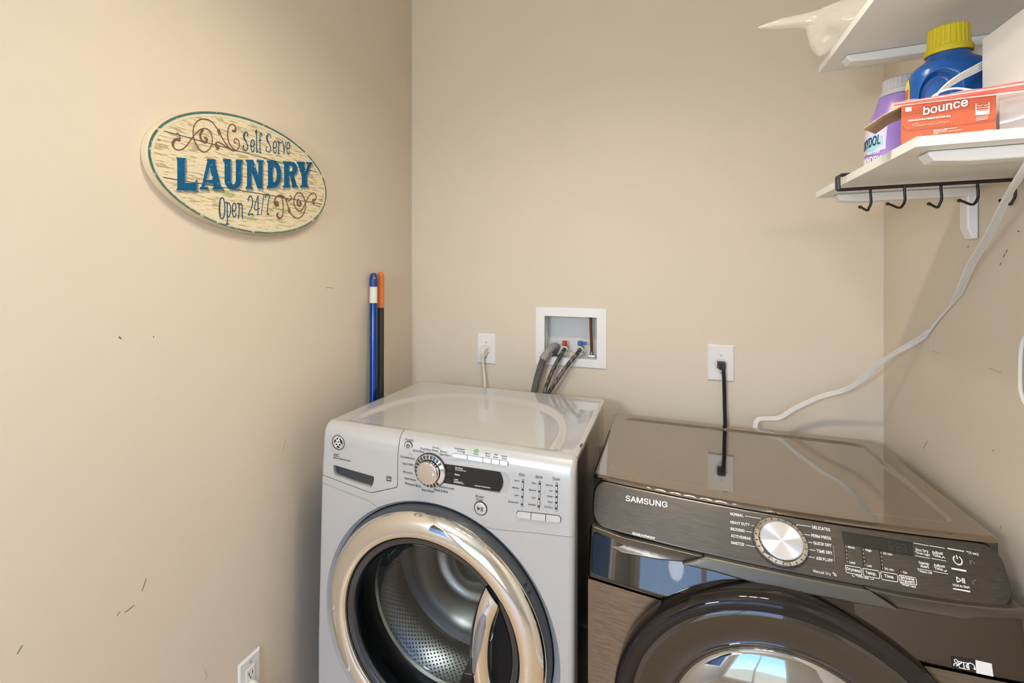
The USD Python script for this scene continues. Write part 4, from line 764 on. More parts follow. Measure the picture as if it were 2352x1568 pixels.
SC = [([(480, 455), (490, 405), (470, 372), (455, 385)], .0008), ([(487, 440), (450, 432), (420, 455), (418, 500), (450, 535), (500, 540), (560, 495), (610, 425), (680, 350), (740, 325), (790, 355), (815, 430), (800, 510), (755, 555), (705, 555), (655, 490), (625, 400), (630, 310), (670, 250), (730, 232), (795, 250), (850, 310), (885, 365), (925, 440), (975, 510), (1030, 545), (1075, 525), (1085, 470), (1060, 430), (1035, 440), (1035, 470), (1050, 465)], .0011),
      ([(720, 345), (695, 390), (705, 440), (745, 465), (760, 440), (740, 420)], .0024), ([(487, 440), (445, 440), (420, 470), (422, 495)], .0025), ([(1050, 545), (1000, 500), (970, 430), (970, 350), (990, 295), (1030, 290), (1050, 330), (1035, 358)], .0011), ([(1048, 325), (1042, 352), (1020, 350)], .0024),
      ([(860, 530), (880, 520), (870, 495), (850, 490), (850, 470), (880, 465), (940, 500), (1000, 540), (1040, 550)], .0011), ([(878, 350), (886, 375)], .0036), ([(852, 480), (852, 505), (870, 530)], .0020),
      ([(1440, 1085), (1440, 1040), (1470, 1000), (1500, 992), (1540, 1025), (1570, 1100), (1585, 1150), (1620, 1200), (1670, 1222), (1720, 1190), (1745, 1120), (1735, 1030), (1700, 975), (1660, 975), (1632, 1030), (1635, 1095), (1665, 1140), (1705, 1145), (1730, 1105), (1760, 1040), (1790, 990), (1830, 972), (1852, 1000), (1850, 1035), (1825, 1048)], .0010),
      ([(1440, 1060), (1465, 1065), (1475, 1090), (1450, 1100), (1435, 1070), (1440, 1030), (1475, 1000), (1530, 1015), (1590, 1045), (1605, 1020), (1590, 1000)], .0010), ([(1500, 1005), (1520, 1070), (1522, 1150), (1510, 1205), (1480, 1225), (1460, 1195), (1475, 1170)], .0010), ([(1462, 1185), (1468, 1212), (1488, 1224)], .0022),
      ([(1675, 1040), (1665, 1075), (1680, 1100), (1700, 1085), (1690, 1065)], .0022), ([(1578, 1135), (1586, 1158)], .0034), ([(1818, 1042), (1840, 1036)], .0022), ([(1820, 1050), (1825, 1075), (1832, 1088)], .0008), ([(1450, 1075), (1468, 1085)], .002)]
for k_, (pts, w) in enumerate(SC):
    p = np.array([P1(*q) for q in pts]); p = spline(np.c_[p, np.zeros(len(p))], 6)[:, :2]
    obj('scroll_line', on_left(LineString(p).buffer(w * 1.22, quad_segs=3), FX + .0007, .0004 + .00012 * k_), M['brown'], sg, smooth=False)

# ================================================================== outlets
def beveled_plate(x0, x1, z0, z1, y):
    return hull([(x, yy, z) for yy, q in ((y, 0), (y - .002, 0), (y - .0055, .004)) for x in (x0 + q, x1 - q) for z in (z0 + q, z1 - q)])
def turn_left(m, x0, y0):                     # a piece built against a back wall y = 0 around x = 0, moved to the left wall
    v = np.array(tm(m).vertices); return trimesh.Trimesh(np.stack([x0 - v[:, 1], y0 + v[:, 0], v[:, 2]], 1), tm(m).faces, process=False)
PW, PH_ = .0794, .1238
def single_outlet(x0, ztop, label_):
    o = thing('wall_outlet', label_, 'outlet', (x0 + PW / 2, YB, ztop - PH_))
    xc, zc = x0 + PW / 2, ztop - PH_ * .53
    obj('plate', beveled_plate(x0, x0 + PW, ztop - PH_, ztop, YB) - cyl_y(xc, zc, .0182, YB - .02, .0182, YB - .001, 48), M['plate'], o, smooth=20)
    obj('receptacle', lathe_y(xc, zc, [(0, YB - .0052), (.0168, YB - .0052), (.0174, YB - .0042), (.0174, YB)], 40), M['plate'], o)
    for dz in (.0302, -.0302): obj('screw', lathe_y(xc, zc + dz, [(0, YB - .0075), (.0022, YB - .0072), (.0034, YB - .0056), (.0034, YB - .004)], 16), M['steel'], o)
    return o, xc, zc
o1_, lx, lz = single_outlet(-.7011, 1.1802, 'white single outlet with a white plug, on the back wall above the washing machine')
o2_, rx, rz = single_outlet(.1328, 1.1834, 'white single outlet with a black plug, on the back wall above the dryer')
o3 = thing('wall_outlet', 'white rectangular-socket outlet low on the left wall beside the washing machine', 'outlet', (XL, 1.0692, .272))
obj('plate', turn_left(beveled_plate(-PW / 2, PW / 2, .396 - PH_, .396, 0), XL, 1.0692), M['plate'], o3, smooth=20)
obj('receptacle', turn_left(rbox(-.0168, .0168, -.0075, -.003, .301, .367, .0012, 4), XL, 1.0692), M['plate'], o3)
for dy, dz, w, h in ((-.0063, .352, .0011, .0042), (.0063, .352, .0011, .0036)): obj('slot', turn_left(box(dy - w, dy + w, -.0079, -.0070, dz - h, dz + h), XL, 1.0692), M['dark'], o3)
obj('slot', turn_left(hull([(.0025 * math.cos(t), y, .3405 + .0025 * math.sin(t)) for t in np.linspace(0, 6.28, 14) for y in (-.0079, -.007)]), XL, 1.0692), M['dark'], o3)
obj('screw', turn_left(lathe_y(0, .3815, [(0, -.0075), (.0022, -.0072), (.0034, -.0056), (.0034, -.004)], 16), XL, 1.0692), M['steel'], o3)
pg = thing('plug', 'round white plug in the low outlet on the left wall', 'plug', (XL + .0075, 1.068, .316))
obj('plug_body', turn_left(lathe_y(0, .316, [(.017, -.008), (.017, -.022), (.0145, -.027), (0, -.0275)], 32), XL, 1.068), M['cream'], pg)
# white plug and cord, left outlet
wp = thing('white_power_cord', 'white power cord with angled plug running down behind the washing machine', 'power cord', (lx, YB - .006, lz))
obj('plug', hull_spheres([(lx - .008, YB - .010, lz + .010), (lx + .008, YB - .010, lz + .010), (lx - .009, YB - .010, lz - .012), (lx + .006, YB - .010, lz - .012), (lx - .010, YB - .034, lz + .006), (lx + .001, YB - .036, lz + .006), (lx - .011, YB - .036, lz - .014), (lx - .001, YB - .036, lz - .014), (lx - .0075, YB - .031, lz - .030), (lx - .003, YB - .031, lz - .030)], .0036, 6), M['cream'], wp, smooth=40)
for k in range(4): obj('strain_relief_ring', lathe_z(lx - .0055 + .0005 * k, YB - .030, [(0, lz - .033 - .0045 * k), (.0055 - .0004 * k, lz - .033 - .0045 * k), (.0055 - .0004 * k, lz - .0362 - .0045 * k), (0, lz - .0362 - .0045 * k)], 16), M['cream'], wp)
obj('cord', tube(spline([(lx - .0055, YB - .030, lz - .03), (lx - .004, YB - .029, lz - .06), (lx + .002, YB - .034, lz - .11), (lx + .010, YB - .052, lz - .165), (lx + .016, YB - .07, lz - .25), (lx + .02, YB - .06, .6)], 8), .0042, 10), M['cream'], wp)
# black plug and cord, right outlet
bp = thing('black_power_cord', 'black power cord with square plug running down behind the dryer', 'power cord', (rx, YB - .006, rz))
obj('plug', hull_spheres([(rx - .010, YB - .009, rz + .009), (rx + .010, YB - .009, rz + .009), (rx - .010, YB - .009, rz - .012), (rx + .010, YB - .009, rz - .012), (rx - .009, YB - .027, rz + .007), (rx + .010, YB - .027, rz + .007), (rx - .004, YB - .027, rz - .014), (rx + .010, YB - .027, rz - .014)], .002, 5), M['black'], bp, smooth=40)
obj('strain_relief', tube([(rx + .004, YB - .024, rz - .002), (rx + .005, YB - .030, rz - .010), (rx + .006, YB - .031, rz - .022)], [.0062, .006, .005], 12), M['black'], bp)
for dx in (-.0026, .0026): obj('cord', tube(spline([(rx + .0055 + dx, YB - .030, rz - .012), (rx + .0065 + dx, YB - .030, rz - .035), (rx + .008 + dx, YB - .028, rz - .08), (rx + .009 + dx, YB - .032, rz - .15), (rx + .010 + dx, YB - .05, rz - .25), (rx + .01 + dx, YB - .055, .62)], 8), .0031, 8), M['black'], bp)

# ================================================================== recessed washer outlet box
M['boxin'] = pm('grey_white_box', (.70, .72, .72), .45)
bx = thing('washer_outlet_box', 'white recessed outlet box with red and blue valves in the back wall', 'outlet box', (BX0, YB, BZ0))
IX0, IX1, IZ0, IZ1, ID = -.4235, -.2285, 1.1035, 1.2625, .088
fl_ = prism_y(sbox(BX0, BZ0, BX1, BZ1).buffer(-.003).buffer(.003).difference(sbox(IX0, IZ0, IX1, IZ1).buffer(-.004).buffer(.004)), YB - .005, YB)
obj('flange', fl_, M['plate'], bx, smooth=20)
cav = Manifold.cube([IX1 - IX0 + .006, ID + .006, IZ1 - IZ0 + .006]).translate([IX0 - .003, YB - .001, IZ0 - .003]) - Manifold.cube([IX1 - IX0, ID + .02, IZ1 - IZ0]).translate([IX0, YB - .02, IZ0])
obj('inner_box', cav, M['boxin'], bx, smooth=20)
obj('rib', box(IX0, IX0 + .002, YB + .03, YB + .034, IZ0, IZ0 + .09), M['boxin'], bx)
for z in (1.205, 1.177): obj('knockout_dot', lathe_y(-.313, z, [(0, YB + ID - .002), (.003, YB + ID - .0016), (.0035, YB + ID)], 16), M['boxin'], bx)
M['red'] = pm('red_valve_plastic', (.42, .03, .012), .35); M['bluev'] = pm('blue_valve_plastic', (.006, .10, .34), .35); M['copper'] = pm('copper_pipe', (.32, .13, .06), .32, 1.0); M['brass'] = pm('brass_fitting', (.42, .33, .2), .4, 1.0)
kb_ = zoom(1215, 690, 9.225)
vy = YB + .03
VR, VB = on_y(*kb_(742, 1030), vy - .005), on_y(*kb_(1070, 1035), vy - .005)
for nm, V, mt in (('red_valve', VR, 'red'), ('blue_valve', VB, 'bluev')):
    obj('valve_body', tube([(V[0], YB + ID - .001, V[2] + .002), (V[0], vy + .004, V[2])], .0085, 14), M['brass'], bx)
    obj('valve_stem', tube([(V[0], vy + .012, V[2]), (V[0], vy + .012, V[2] + .016)], .006, 12), M['brass'], bx)
    h = rbox(V[0] - .0085, V[0] + .0085, vy + .001, vy + .020, V[2] + .0145, V[2] + .0315, .003, 5)
    hn = obj('valve_handle', h, M[mt], bx, smooth=40, label='%s valve handle' % ('red' if mt == 'red' else 'blue'))
    lv = rbox(V[0] + .006, V[0] + .024, vy + .006, vy + .014, V[2] + .016, V[2] + .029, .002, 5) if mt == 'bluev' else rbox(V[0] - .005, V[0] + .005, vy - .010, vy + .004, V[2] + .015, V[2] + .028, .002, 5)
    obj('valve_lever', lv, M[mt], hn, smooth=40)
obj('copper_pipe', tube(spline([on_y(*kb_(1308, 375), YB + .045) + [0, 0, .004], on_y(*kb_(1312, 600), YB + .045), on_y(*kb_(1322, 850), YB + .045), on_y(*kb_(1328, 1100), YB + .045)], 6), .0052, 12), M['copper'], bx, label='copper arrester pipe')
obj('pipe_collar', lathe_z(on_y(*kb_(1328, 1080), YB + .045)[0], YB + .045, [(.0055, 1.127), (.0065, 1.126), (.0065, 1.112), (.0055, 1.111)], 16), M['brass'], bx)
cc = on_y(*kb_(1330, 1120), YB + .04); obj('pipe_clamp', rbox(cc[0] - .016, cc[0] + .014, YB + .036, YB + .05, IZ0 + .001, IZ0 + .011, .003, 5), M['steel'], bx)
obj('drain_hole', box(-.404, -.372, YB + .02, YB + .06, IZ0, IZ0 + .0008), M['dark'], bx)
obj('foam_lump', hull_spheres([(-.338, YB + .06, IZ0 + .003), (-.322, YB + .06, IZ0 + .002), (-.331, YB + .062, IZ0 + .009)], .006, 5), pm('yellow_foam', (.70, .58, .38), .8), bx)
# hoses
M['hose'] = pm('grey_corrugated_hose', (.19, .185, .175), .45)
kx = zoom(1050, 680, 5.88)
dh = thing('drain_hose', 'thick grey corrugated drain hose bending over the edge of the outlet box', 'hose', (-.42, YB, 1.0))
D_ = [on_y(*kx(1322, 690), YB + .035) + [-.006, .012, -.022], on_y(*kx(1334, 672), YB + .012), on_y(*kx(1275, 700), YB - .018), on_y(*kx(1215, 770), YB - .038), on_y(*kx(1172, 835), YB - .045)]
obj('hose_elbow', tube(spline(D_, 8), .0135, 18), pm('grey_hose_elbow', (.27, .262, .25), .45), dh, smooth=40, label='smooth grey bend of the drain hose')
A_ = D_[-1]; ax = D_[-1] - D_[-2]; ax /= np.linalg.norm(ax)
obj('hose_cuff', tube([A_ - ax * .018, A_ + ax * .006, A_ + ax * .008], [.0152, .0158, .0140], 20), pm('tan_hose_cuff', (.30, .275, .235), .5), dh)
cp = spline([A_ + ax * .004, on_y(*kx(1130, 950), YB - .055), on_y(*kx(1085, 1100), YB - .068), on_y(*kx(1045, 1280), YB - .085), on_y(*kx(1020, 1420), YB - .092), on_y(*kx(1000, 1700), YB - .09)], 56)
rr_ = .0128 + .0012 * np.sin(np.arange(len(cp)) * 2 * np.pi / 4.0)
obj('corrugated_hose', tube(cp, rr_, 18), M['hose'], dh, smooth=50)
M['rubber'] = usdkit.material(stage, '/World/Looks/dusty_black_rubber', {'g': ('geometry', {}), 'm': ('mapping', {'scale': (90, 90, 28)}), 'n': ('noise_texture', {'scale': 1.0, 'detail': 3.0}),
    'r': ('rgb_ramp', {'ramp': [(.45, (.018, .018, .018)), (.62, (.17, .165, .16))]}), 'p': ('principled_bsdf', {'roughness': .5})}, [('g.position', 'm.vector'), ('m.vector', 'n.vector'), ('n.fac', 'r.fac'), ('r.color', 'p.base_color')], surface='p.BSDF')
for nm, V, pts, lb in (('hot', VR, [(1440, 735, -.004), (1405, 790, -.030), (1340, 900, -.048), (1265, 1060, -.060), (1200, 1230, -.075), (1165, 1360, -.085), (1120, 1700, -.105)], 'black supply hose from the red valve, dusty'),
                       ('cold', VB, [(1645, 745, -.004), (1600, 800, -.028), (1500, 920, -.045), (1390, 1075, -.058), (1290, 1220, -.070), (1225, 1330, -.072), (1190, 1700, -.060)], 'black supply hose from the blue valve, scuffed grey')):
    h = thing('supply_hose', lb, 'hose', tuple(V))
    P_ = [(V[0], V[1] + .006, V[2])] + [on_y(*kx(a, b), YB + q) for a, b, q in pts]
    obj('hose', tube(spline(P_, 8), .0072, 14), M['rubber'], h, smooth=40)
    d_ = P_[1] - np.array(P_[0]); d_ /= np.linalg.norm(d_)
    obj('hose_nut', tube([np.array(P_[0]) - d_ * .002, np.array(P_[0]) + d_ * .008], [.0130, .0127], 12), M['plate'], h)
    obj('ferrule', tube([np.array(P_[0]) + d_ * .008, np.array(P_[0]) + d_ * .016], [.0095, .0090], 14), M['brass'], h)

# ================================================================== two broom handles in the corner
def pole(a, b, z0):                           # extend the line from top a through b down to z0
    a, b = np.array(a, float), np.array(b, float); return a + (b - a) * ((a[2] - z0) / (a[2] - b[2]))
tb, bb = np.array([-.984, 1.705, 1.430]), np.array([-.955, 1.652, .943]); fb_ = pole(tb, bb, .002)
M['bluepole'] = pm('metallic_blue_pole', (.006, .06, .30), .22, .75, coat_weight=.6); M['blueplastic'] = pm('blue_cap_plastic', (.008, .045, .25), .35)
bh_ = thing('broom_handle', 'blue metal broom handle with a white band, leaning in the corner', 'broom handle', tuple(fb_))
dv = lambda t: tb + (fb_ - tb) * t
obj('pole', tube([dv(.075), dv(1)], .0142, 20), M['bluepole'], bh_)
obj('paper_band', tube([dv(.036), dv(.079)], .0148, 20), pm('white_paper_band', (.72, .71, .66), .6), bh_)
ct = dv(.014)
capb = manif(hull(np.vstack([dv(.036) + .0150 * np.array([[math.cos(t), math.sin(t), 0] for t in np.linspace(0, 6.28, 20)]), ct + .0150 * np.array([[math.cos(t), math.sin(t), 0] for t in np.linspace(0, 6.28, 20)]), dv(.0085) + .0138 * sphere_pts(8)])))
dq = np.array([-ct[0], -ct[1]]) / np.hypot(ct[0], ct[1]); hole = Manifold.cylinder(.06, .0045, .0045, 20, True)
hole = xf(hole, np.c_[np.array([[dq[1], 0, dq[0]], [-dq[0], 0, dq[1]], [0, 1, 0]]), ct + [.002, .002, .001]])
obj('hanging_cap', capb - hole, M['blueplastic'], bh_, smooth=40, label='blue end cap with a hanging hole')
t2, b2 = np.array([-.984, 1.760, 1.434]), np.array([-.955, 1.706, .958]); f2_ = pole(t2, b2, .002)
oh = thing('mop_handle', 'black mop handle with an orange end cap, leaning behind the blue one', 'mop handle', tuple(f2_))
dv2 = lambda t: t2 + (f2_ - t2) * t
obj('pole', tube([dv2(.07), dv2(1)], .0134, 20), pm('black_pole', (.018, .022, .018), .4), oh)
obj('end_cap', tube([dv2(0), dv2(.004), dv2(.012), dv2(.095), dv2(.097)], [.006, .0115, .0142, .0142, .0125], 24), pm('orange_cap_plastic', (.66, .18, .03), .38), oh, smooth=40, label='orange end cap')

# ================================================================== wall shelves with brackets on the right wall
M['bracket'] = pm('white_bracket_enamel', (.80, .80, .78), .3)
SXF, SY0, SY1 = .334, 1.028, 1.600
def shelf(zb, label_, y0, y1, brs):
    s = thing('wall_shelf', label_, 'shelf', (XR, (y0 + y1) / 2, zb))
    obj('board', rbox(SXF, XR - .001, y0, y1, zb, zb + .0155, .0008, 3), M['white'], s, smooth=20)
    for y in brs:
        arm = [(SXF + a, yy, zb - d) for yy in (y - .015, y + .015) for a, d in ((.030, .004), (.036, .013), (.07, .0165), (.262, .0165), (.262, .004))]
        b = obj('bracket', hull_spheres([np.array(q) for q in arm], .0035, 6), M['bracket'], s, smooth=40)
        leg = [(XR - a, yy, z) for yy in (y - .0135, y + .0135) for a, z in ((.0045, zb - .01), (.016, zb - .01), (.016, zb - .085), (.008, zb - .108), (.0045, zb - .108))]
        obj('wall_leg', hull_spheres(leg, .0035, 6), M['bracket'], b, smooth=40)
    return s
shelf(1.611, 'lower white wall shelf holding detergent bottles and a hook rack', SY0, SY1, (1.085, 1.555))
shelf(1.910, 'upper white wall shelf close to the top, with a plastic bag on it', 1.0, 1.575, (1.06, 1.485))
TZ = 1.611 + .0155 + .0004
# hook rack clipped on the lower shelf's edge
hr = thing('hook_rack', 'black wire under-shelf hook rack clipped on the lower shelf', 'hook rack', (SXF, 1.37, 1.60))
ry, rt, rb = 1.372, TZ + .0025, 1.6035
for yy in (ry - .010, ry + .010):
    cwp = [(SXF + .055, rt), (SXF - .006, rt), (SXF - .0085, rt - .001), (SXF - .0100, rt - .0028), (SXF - .0105, rt - .005), (SXF - .0105, rb - .0005), (SXF - .0098, rb - .0027), (SXF - .0080, rb - .0041), (SXF - .0055, rb - .0045), (XR - .008, rb - .0045)]
    obj('clip_wire', tube([(x_, yy, z_) for x_, z_ in cwp], .0022, 8), M['blackmetal'], hr)
for x in (SXF + .055, XR - .012): obj('cross_wire', tube([(x, ry - .010, rt if x < .5 else rb - .0045), (x, ry + .010, rt if x < .5 else rb - .0045)], .0022, 8), M['blackmetal'], hr)
for i, px_ in enumerate((2000, 2078, 2162, 2246, 2331)):
    yy = ry + (.010 if i % 2 == 0 else -.010)
    hx = on_y(px_, 450, yy)[0]; dy = (.012, -.004)[i % 2]; dx_ = (-.014, -.027)[i % 2]
    hk = obj('hook', tube(spline([(hx, yy, rb - .004), (hx, yy, rb - .020), (hx, yy, rb - .036), (hx - .002 + dx_ * .05, yy + dy * .1, rb - .0445), (hx + dx_ * .28, yy + dy * .3, rb - .0485), (hx + dx_ * .62, yy + dy * .65, rb - .045), (hx + dx_, yy + dy, rb - .040)], 6), .0023, 8), M['blackmetal'], hr, smooth=50)
    obj('ball_tip', trimesh.creation.icosphere(2, .0033).apply_translation((hx + dx_, yy + dy, rb - .040)), M['blackmetal'], hr)

# ================================================================== bottles
def sup(cx, cy, z, a, b, n, rot=0, k=64):
    t = np.linspace(0, 2 * np.pi, k, endpoint=False); c_, s_ = np.cos(t), np.sin(t)
    x, y = a * np.sign(c_) * np.abs(c_) ** (2 / n), b * np.sign(s_) * np.abs(s_) ** (2 / n)
    return np.stack([cx + x * math.cos(rot) - y * math.sin(rot), cy + x * math.sin(rot) + y * math.cos(rot), np.full(k, z)], 1)
def bottle_loft(cx, cy, z0, secs, rot, k=96, sub=4):
    s = np.array(secs, float); zz = np.interp(np.linspace(0, len(s) - 1, (len(s) - 1) * sub + 1), np.arange(len(s)), s[:, 0])
    from scipy.interpolate import PchipInterpolator
    cols = [PchipInterpolator(s[:, 0], s[:, j])(zz) for j in (1, 2, 3)]
    return [sup(cx, cy, z0 + z, a, b, n, rot, k) for z, a, b, n in zip(zz, *cols)]
def ribbed_cap(cx, cy, z0, z1, r0, r1, n=28, flange=None):
    prof_ = []
    for z, r in ((z0, r0), (z0 + .001, r0), (z1 - .003, r1), (z1, r1 - .003)):
        t = np.linspace(0, 2 * np.pi, n * 6, endpoint=False); q = r - (.0011 * (np.sin(t * n) > .55)); prof_.append(np.stack([cx + q * np.cos(t), cy + q * np.sin(t), np.full(len(t), z)], 1))
    return loft(prof_)
BRX, BRY = .462, 1.285
bj = thing('detergent_bottle', 'blue laundry detergent bottle with a yellow cap on the lower shelf', 'detergent bottle', (BRX, BRY, TZ))
M['jug'] = pm('blue_jug_plastic', (.006, .085, .33), .28); M['yellow'] = pm('yellow_cap_plastic', (.62, .50, .015), .4)
rot = -.10
rg = bottle_loft(BRX, BRY, TZ, [(0, .046, .036, 3), (.006, .052, .041, 3), (.05, .054, .043, 3), (.115, .055, .043, 2.8), (.145, .055, .043, 2.7), (.163, .052, .041, 2.6), (.175, .045, .037, 2.4), (.183, .035, .032, 2.1), (.1875, .0300, .0300, 2), (.194, .029, .029, 2)], rot, 144, 8)
R3 = np.array(rg); ux_, uy_ = np.array([math.cos(rot), math.sin(rot)]), np.array([-math.sin(rot), math.cos(rot)])
u_ = (R3[..., 0] - BRX) * ux_[0] + (R3[..., 1] - BRY) * ux_[1]; w_ = (R3[..., 0] - BRX) * uy_[0] + (R3[..., 1] - BRY) * uy_[1]; zq = R3[..., 2] - TZ
arch = np.where(zq < .118, np.abs(u_ + .020) / .027, np.hypot((u_ + .020) / .027, (zq - .118) / .043)); m_ = sstep((1 - arch) / .25) * (w_ < 0)
R3[..., :2] += (.014 * m_)[..., None] * uy_
jug = manif(loft(R3))
hh = hull_spheres([np.array([BRX + ux_[0] * .044 + uy_[0] * q, BRY + ux_[1] * .044 + uy_[1] * q, TZ + z]) for q in (-.08, .08) for z in (.075, .128)], .0078, 8)
obj('jug', jug - hh, M['jug'], bj, smooth=45, label='blue jug with an arched recess and grip hole')
obj('cap', ribbed_cap(BRX, BRY, TZ + .205, TZ + .2440, .0285, .0275, 24), M['yellow'], bj, smooth=25, label='ribbed yellow cap')
obj('cap_collar', lathe_z(BRX, BRY, [(.0300, TZ + .1945), (.0325, TZ + .1955), (.0330, TZ + .201), (.0315, TZ + .206), (.0280, TZ + .2075)], 64), M['yellow'], bj, smooth=40)
M['tagyellow'] = pm('yellow_label', (.80, .68, .10), .4); M['tagred'] = pm('red_label', (.62, .10, .03), .4)
def jug_side(z): i = int(np.argmin(np.abs(R3[:, 0, 2] - z))); return R3[i]
def on_ring(rings, poly, ang0, rad, z0, d):   # wrap a small flat label (s along the girth, z up) round a lofted bottle
    R_ = np.asarray(rings); t = trimesh.creation.extrude_polygon(poly.segmentize(.004), d, engine='earcut'); t = t.subdivide_to_size(.006); v = np.array(t.vertices); out = []
    zs = R_[:, 0, 2]; ctr = R_.mean(1)
    for s_, z_, q in v:
        z = z0 + z_; i = min(max(np.searchsorted(zs, z), 1), len(zs) - 1); f = np.clip((z - zs[i - 1]) / max(zs[i] - zs[i - 1], 1e-9), 0, 1); r_ = R_[i - 1] * (1 - f) + R_[i] * f
        c_ = r_.mean(0); k = len(r_); seglen = np.linalg.norm(np.roll(r_, -1, 0) - r_, axis=1); cum = np.r_[0, np.cumsum(seglen)]
        a_ = np.arctan2(r_[:, 1] - c_[1], r_[:, 0] - c_[0]); i0 = int(np.argmin(np.abs((a_ - ang0 + np.pi) % (2 * np.pi) - np.pi)))
        L_ = (cum[i0] + s_) % cum[-1]; j = min(np.searchsorted(cum, L_, 'right') - 1, k - 1); g = (L_ - cum[j]) / max(seglen[j], 1e-9); p = r_[j] * (1 - g) + r_[(j + 1) % k] * g
        nn = p - c_; nn[2] = 0; nn /= np.linalg.norm(nn); out.append(np.array([p[0], p[1], z]) + nn * (.0004 + q))
    return trimesh.Trimesh(out, t.faces, process=False)
jl = Polygon([(-.016, 0), (.016, 0), (.016, .040), (.008, .052), (-.008, .052), (-.016, .040)]).buffer(.002)
obj('label_tag', on_ring(rg, jl, -3.3, 0, TZ + .104, .0003), M['tagyellow'], bj, label='yellow side label')
obj('label_band', on_ring(rg, sbox(-.014, .018, .014, .036), -3.3, 0, TZ + .104, .0006), M['tagred'], bj)

PX, PY, PROT = .448, 1.44, -.08
pbt = thing('detergent_bottle', 'purple laundry booster bottle with a grey cap on the lower shelf', 'detergent bottle', (PX, PY, TZ))
M['purple'] = pm('purple_bottle_plastic', (.30, .19, .52), .3, 0, subsurface_weight=.1, subsurface_scale=.02); M['greycap'] = pm('grey_cap_plastic', (.50, .50, .50), .42)
pr = bottle_loft(PX, PY, TZ, [(0, .055, .034, 3), (.005, .060, .038, 3), (.06, .061, .039, 3), (.10, .059, .039, 2.8), (.125, .052, .038, 2.5), (.138, .047, .037, 2.2), (.158, .041, .036, 2), (.170, .0385, .036, 2)], PROT, 120, 6)
jp = manif(loft(pr)); uxp = np.array([math.cos(PROT), math.sin(PROT)]); uyp = np.array([-uxp[1], uxp[0]])
hp = hull_spheres([np.array([PX + uxp[0] * .034 + uyp[0] * q, PY + uxp[1] * .034 + uyp[1] * q, TZ + z]) for q in (-.06, -.034) for z in (.030, .075)], .010, 8)
obj('bottle', jp - hp, M['purple'], pbt, smooth=45)
obj('cap', ribbed_cap(PX, PY, TZ + .180, TZ + .207, .0335, .0325, 26), M['greycap'], pbt, smooth=25, label='ribbed grey cap')
obj('cap_collar', lathe_z(PX, PY, [(.0375, TZ + .1705), (.0385, TZ + .172), (.0372, TZ + .180), (.0335, TZ + .182)], 48), M['greycap'], pbt, smooth=40)
M['lilac'] = pm('lilac_label', (.62, .56, .72), .4)
A0 = PROT + math.pi; SH = .062
obj('front_label', on_ring(pr, affinity.translate(Polygon([(-.072, .017), (-.012, .026), (-.012, .075), (-.022, .090), (-.040, .092), (-.072, .075)]), SH), A0, 0, TZ + .030, .0002), M['lilac'], pbt, label='lilac front label')
def ring_text(t, s0, s1, z, hgt, ang, mat, off, bold=True, rise=0.0):
    v, f = word(t, bold); v = v.copy(); v[:, 0] = s0 + v[:, 0] * (s1 - s0) / v[:, 0].max(); v[:, 1] = v[:, 1] * hgt + (v[:, 0] - s0) * rise
    zs = np.array(pr)[:, 0, 2]; P = np.array(pr); out = []
    for s_, z_, q in v:
        zz_ = TZ + z + z_; i = min(max(np.searchsorted(zs, zz_), 1), len(zs) - 1); ff_ = np.clip((zz_ - zs[i - 1]) / max(zs[i] - zs[i - 1], 1e-9), 0, 1); r_ = P[i - 1] * (1 - ff_) + P[i] * ff_
        c_ = r_.mean(0); k = len(r_); sl_ = np.linalg.norm(np.roll(r_, -1, 0) - r_, axis=1); cum = np.r_[0, np.cumsum(sl_)]
        a_ = np.arctan2(r_[:, 1] - c_[1], r_[:, 0] - c_[0]); i0 = int(np.argmin(np.abs((a_ - ang + np.pi) % (2 * np.pi) - np.pi)))
        L_ = (cum[i0] + s_) % cum[-1]; j = min(np.searchsorted(cum, L_, 'right') - 1, k - 1); g = (L_ - cum[j]) / max(sl_[j], 1e-9); p = r_[j] * (1 - g) + r_[(j + 1) % k] * g
        nn = p - c_; nn[2] = 0; nn /= np.linalg.norm(nn); out.append(np.array([p[0], p[1], zz_]) + nn * (off + q * .0004))
    return trimesh.Trimesh(out, f, process=False)
M['inknavy'] = pm('label_navy_ink', (.01, .02, .05), .4); M['aqua'] = pm('label_aqua_ink', (.30, .55, .68), .4)
obj('splash_mark', on_ring(pr, affinity.translate(Polygon([(-.050, .036), (-.040, .028), (-.028, .034), (-.016, .044), (-.018, .060), (-.030, .068), (-.042, .062), (-.050, .052)]), SH), A0, 0, TZ + .023, .0004), M['aqua'], pbt)
obj('label_lettering', ring_text('OXYDOL', SH - .064, SH - .020, .060, .019, A0, None, .0011, rise=.20), M['inknavy'], pbt, smooth=False)
obj('label_lettering', ring_text('FRESH SCENT', SH - .044, SH - .020, .049, .0052, A0, None, .0011), M['white_text'], pbt, smooth=False)
obj('label_lettering', ring_text('LAUNDRY', SH - .066, SH - .018, .031, .0125, A0, None, .0011), M['white_text'], pbt, smooth=False)

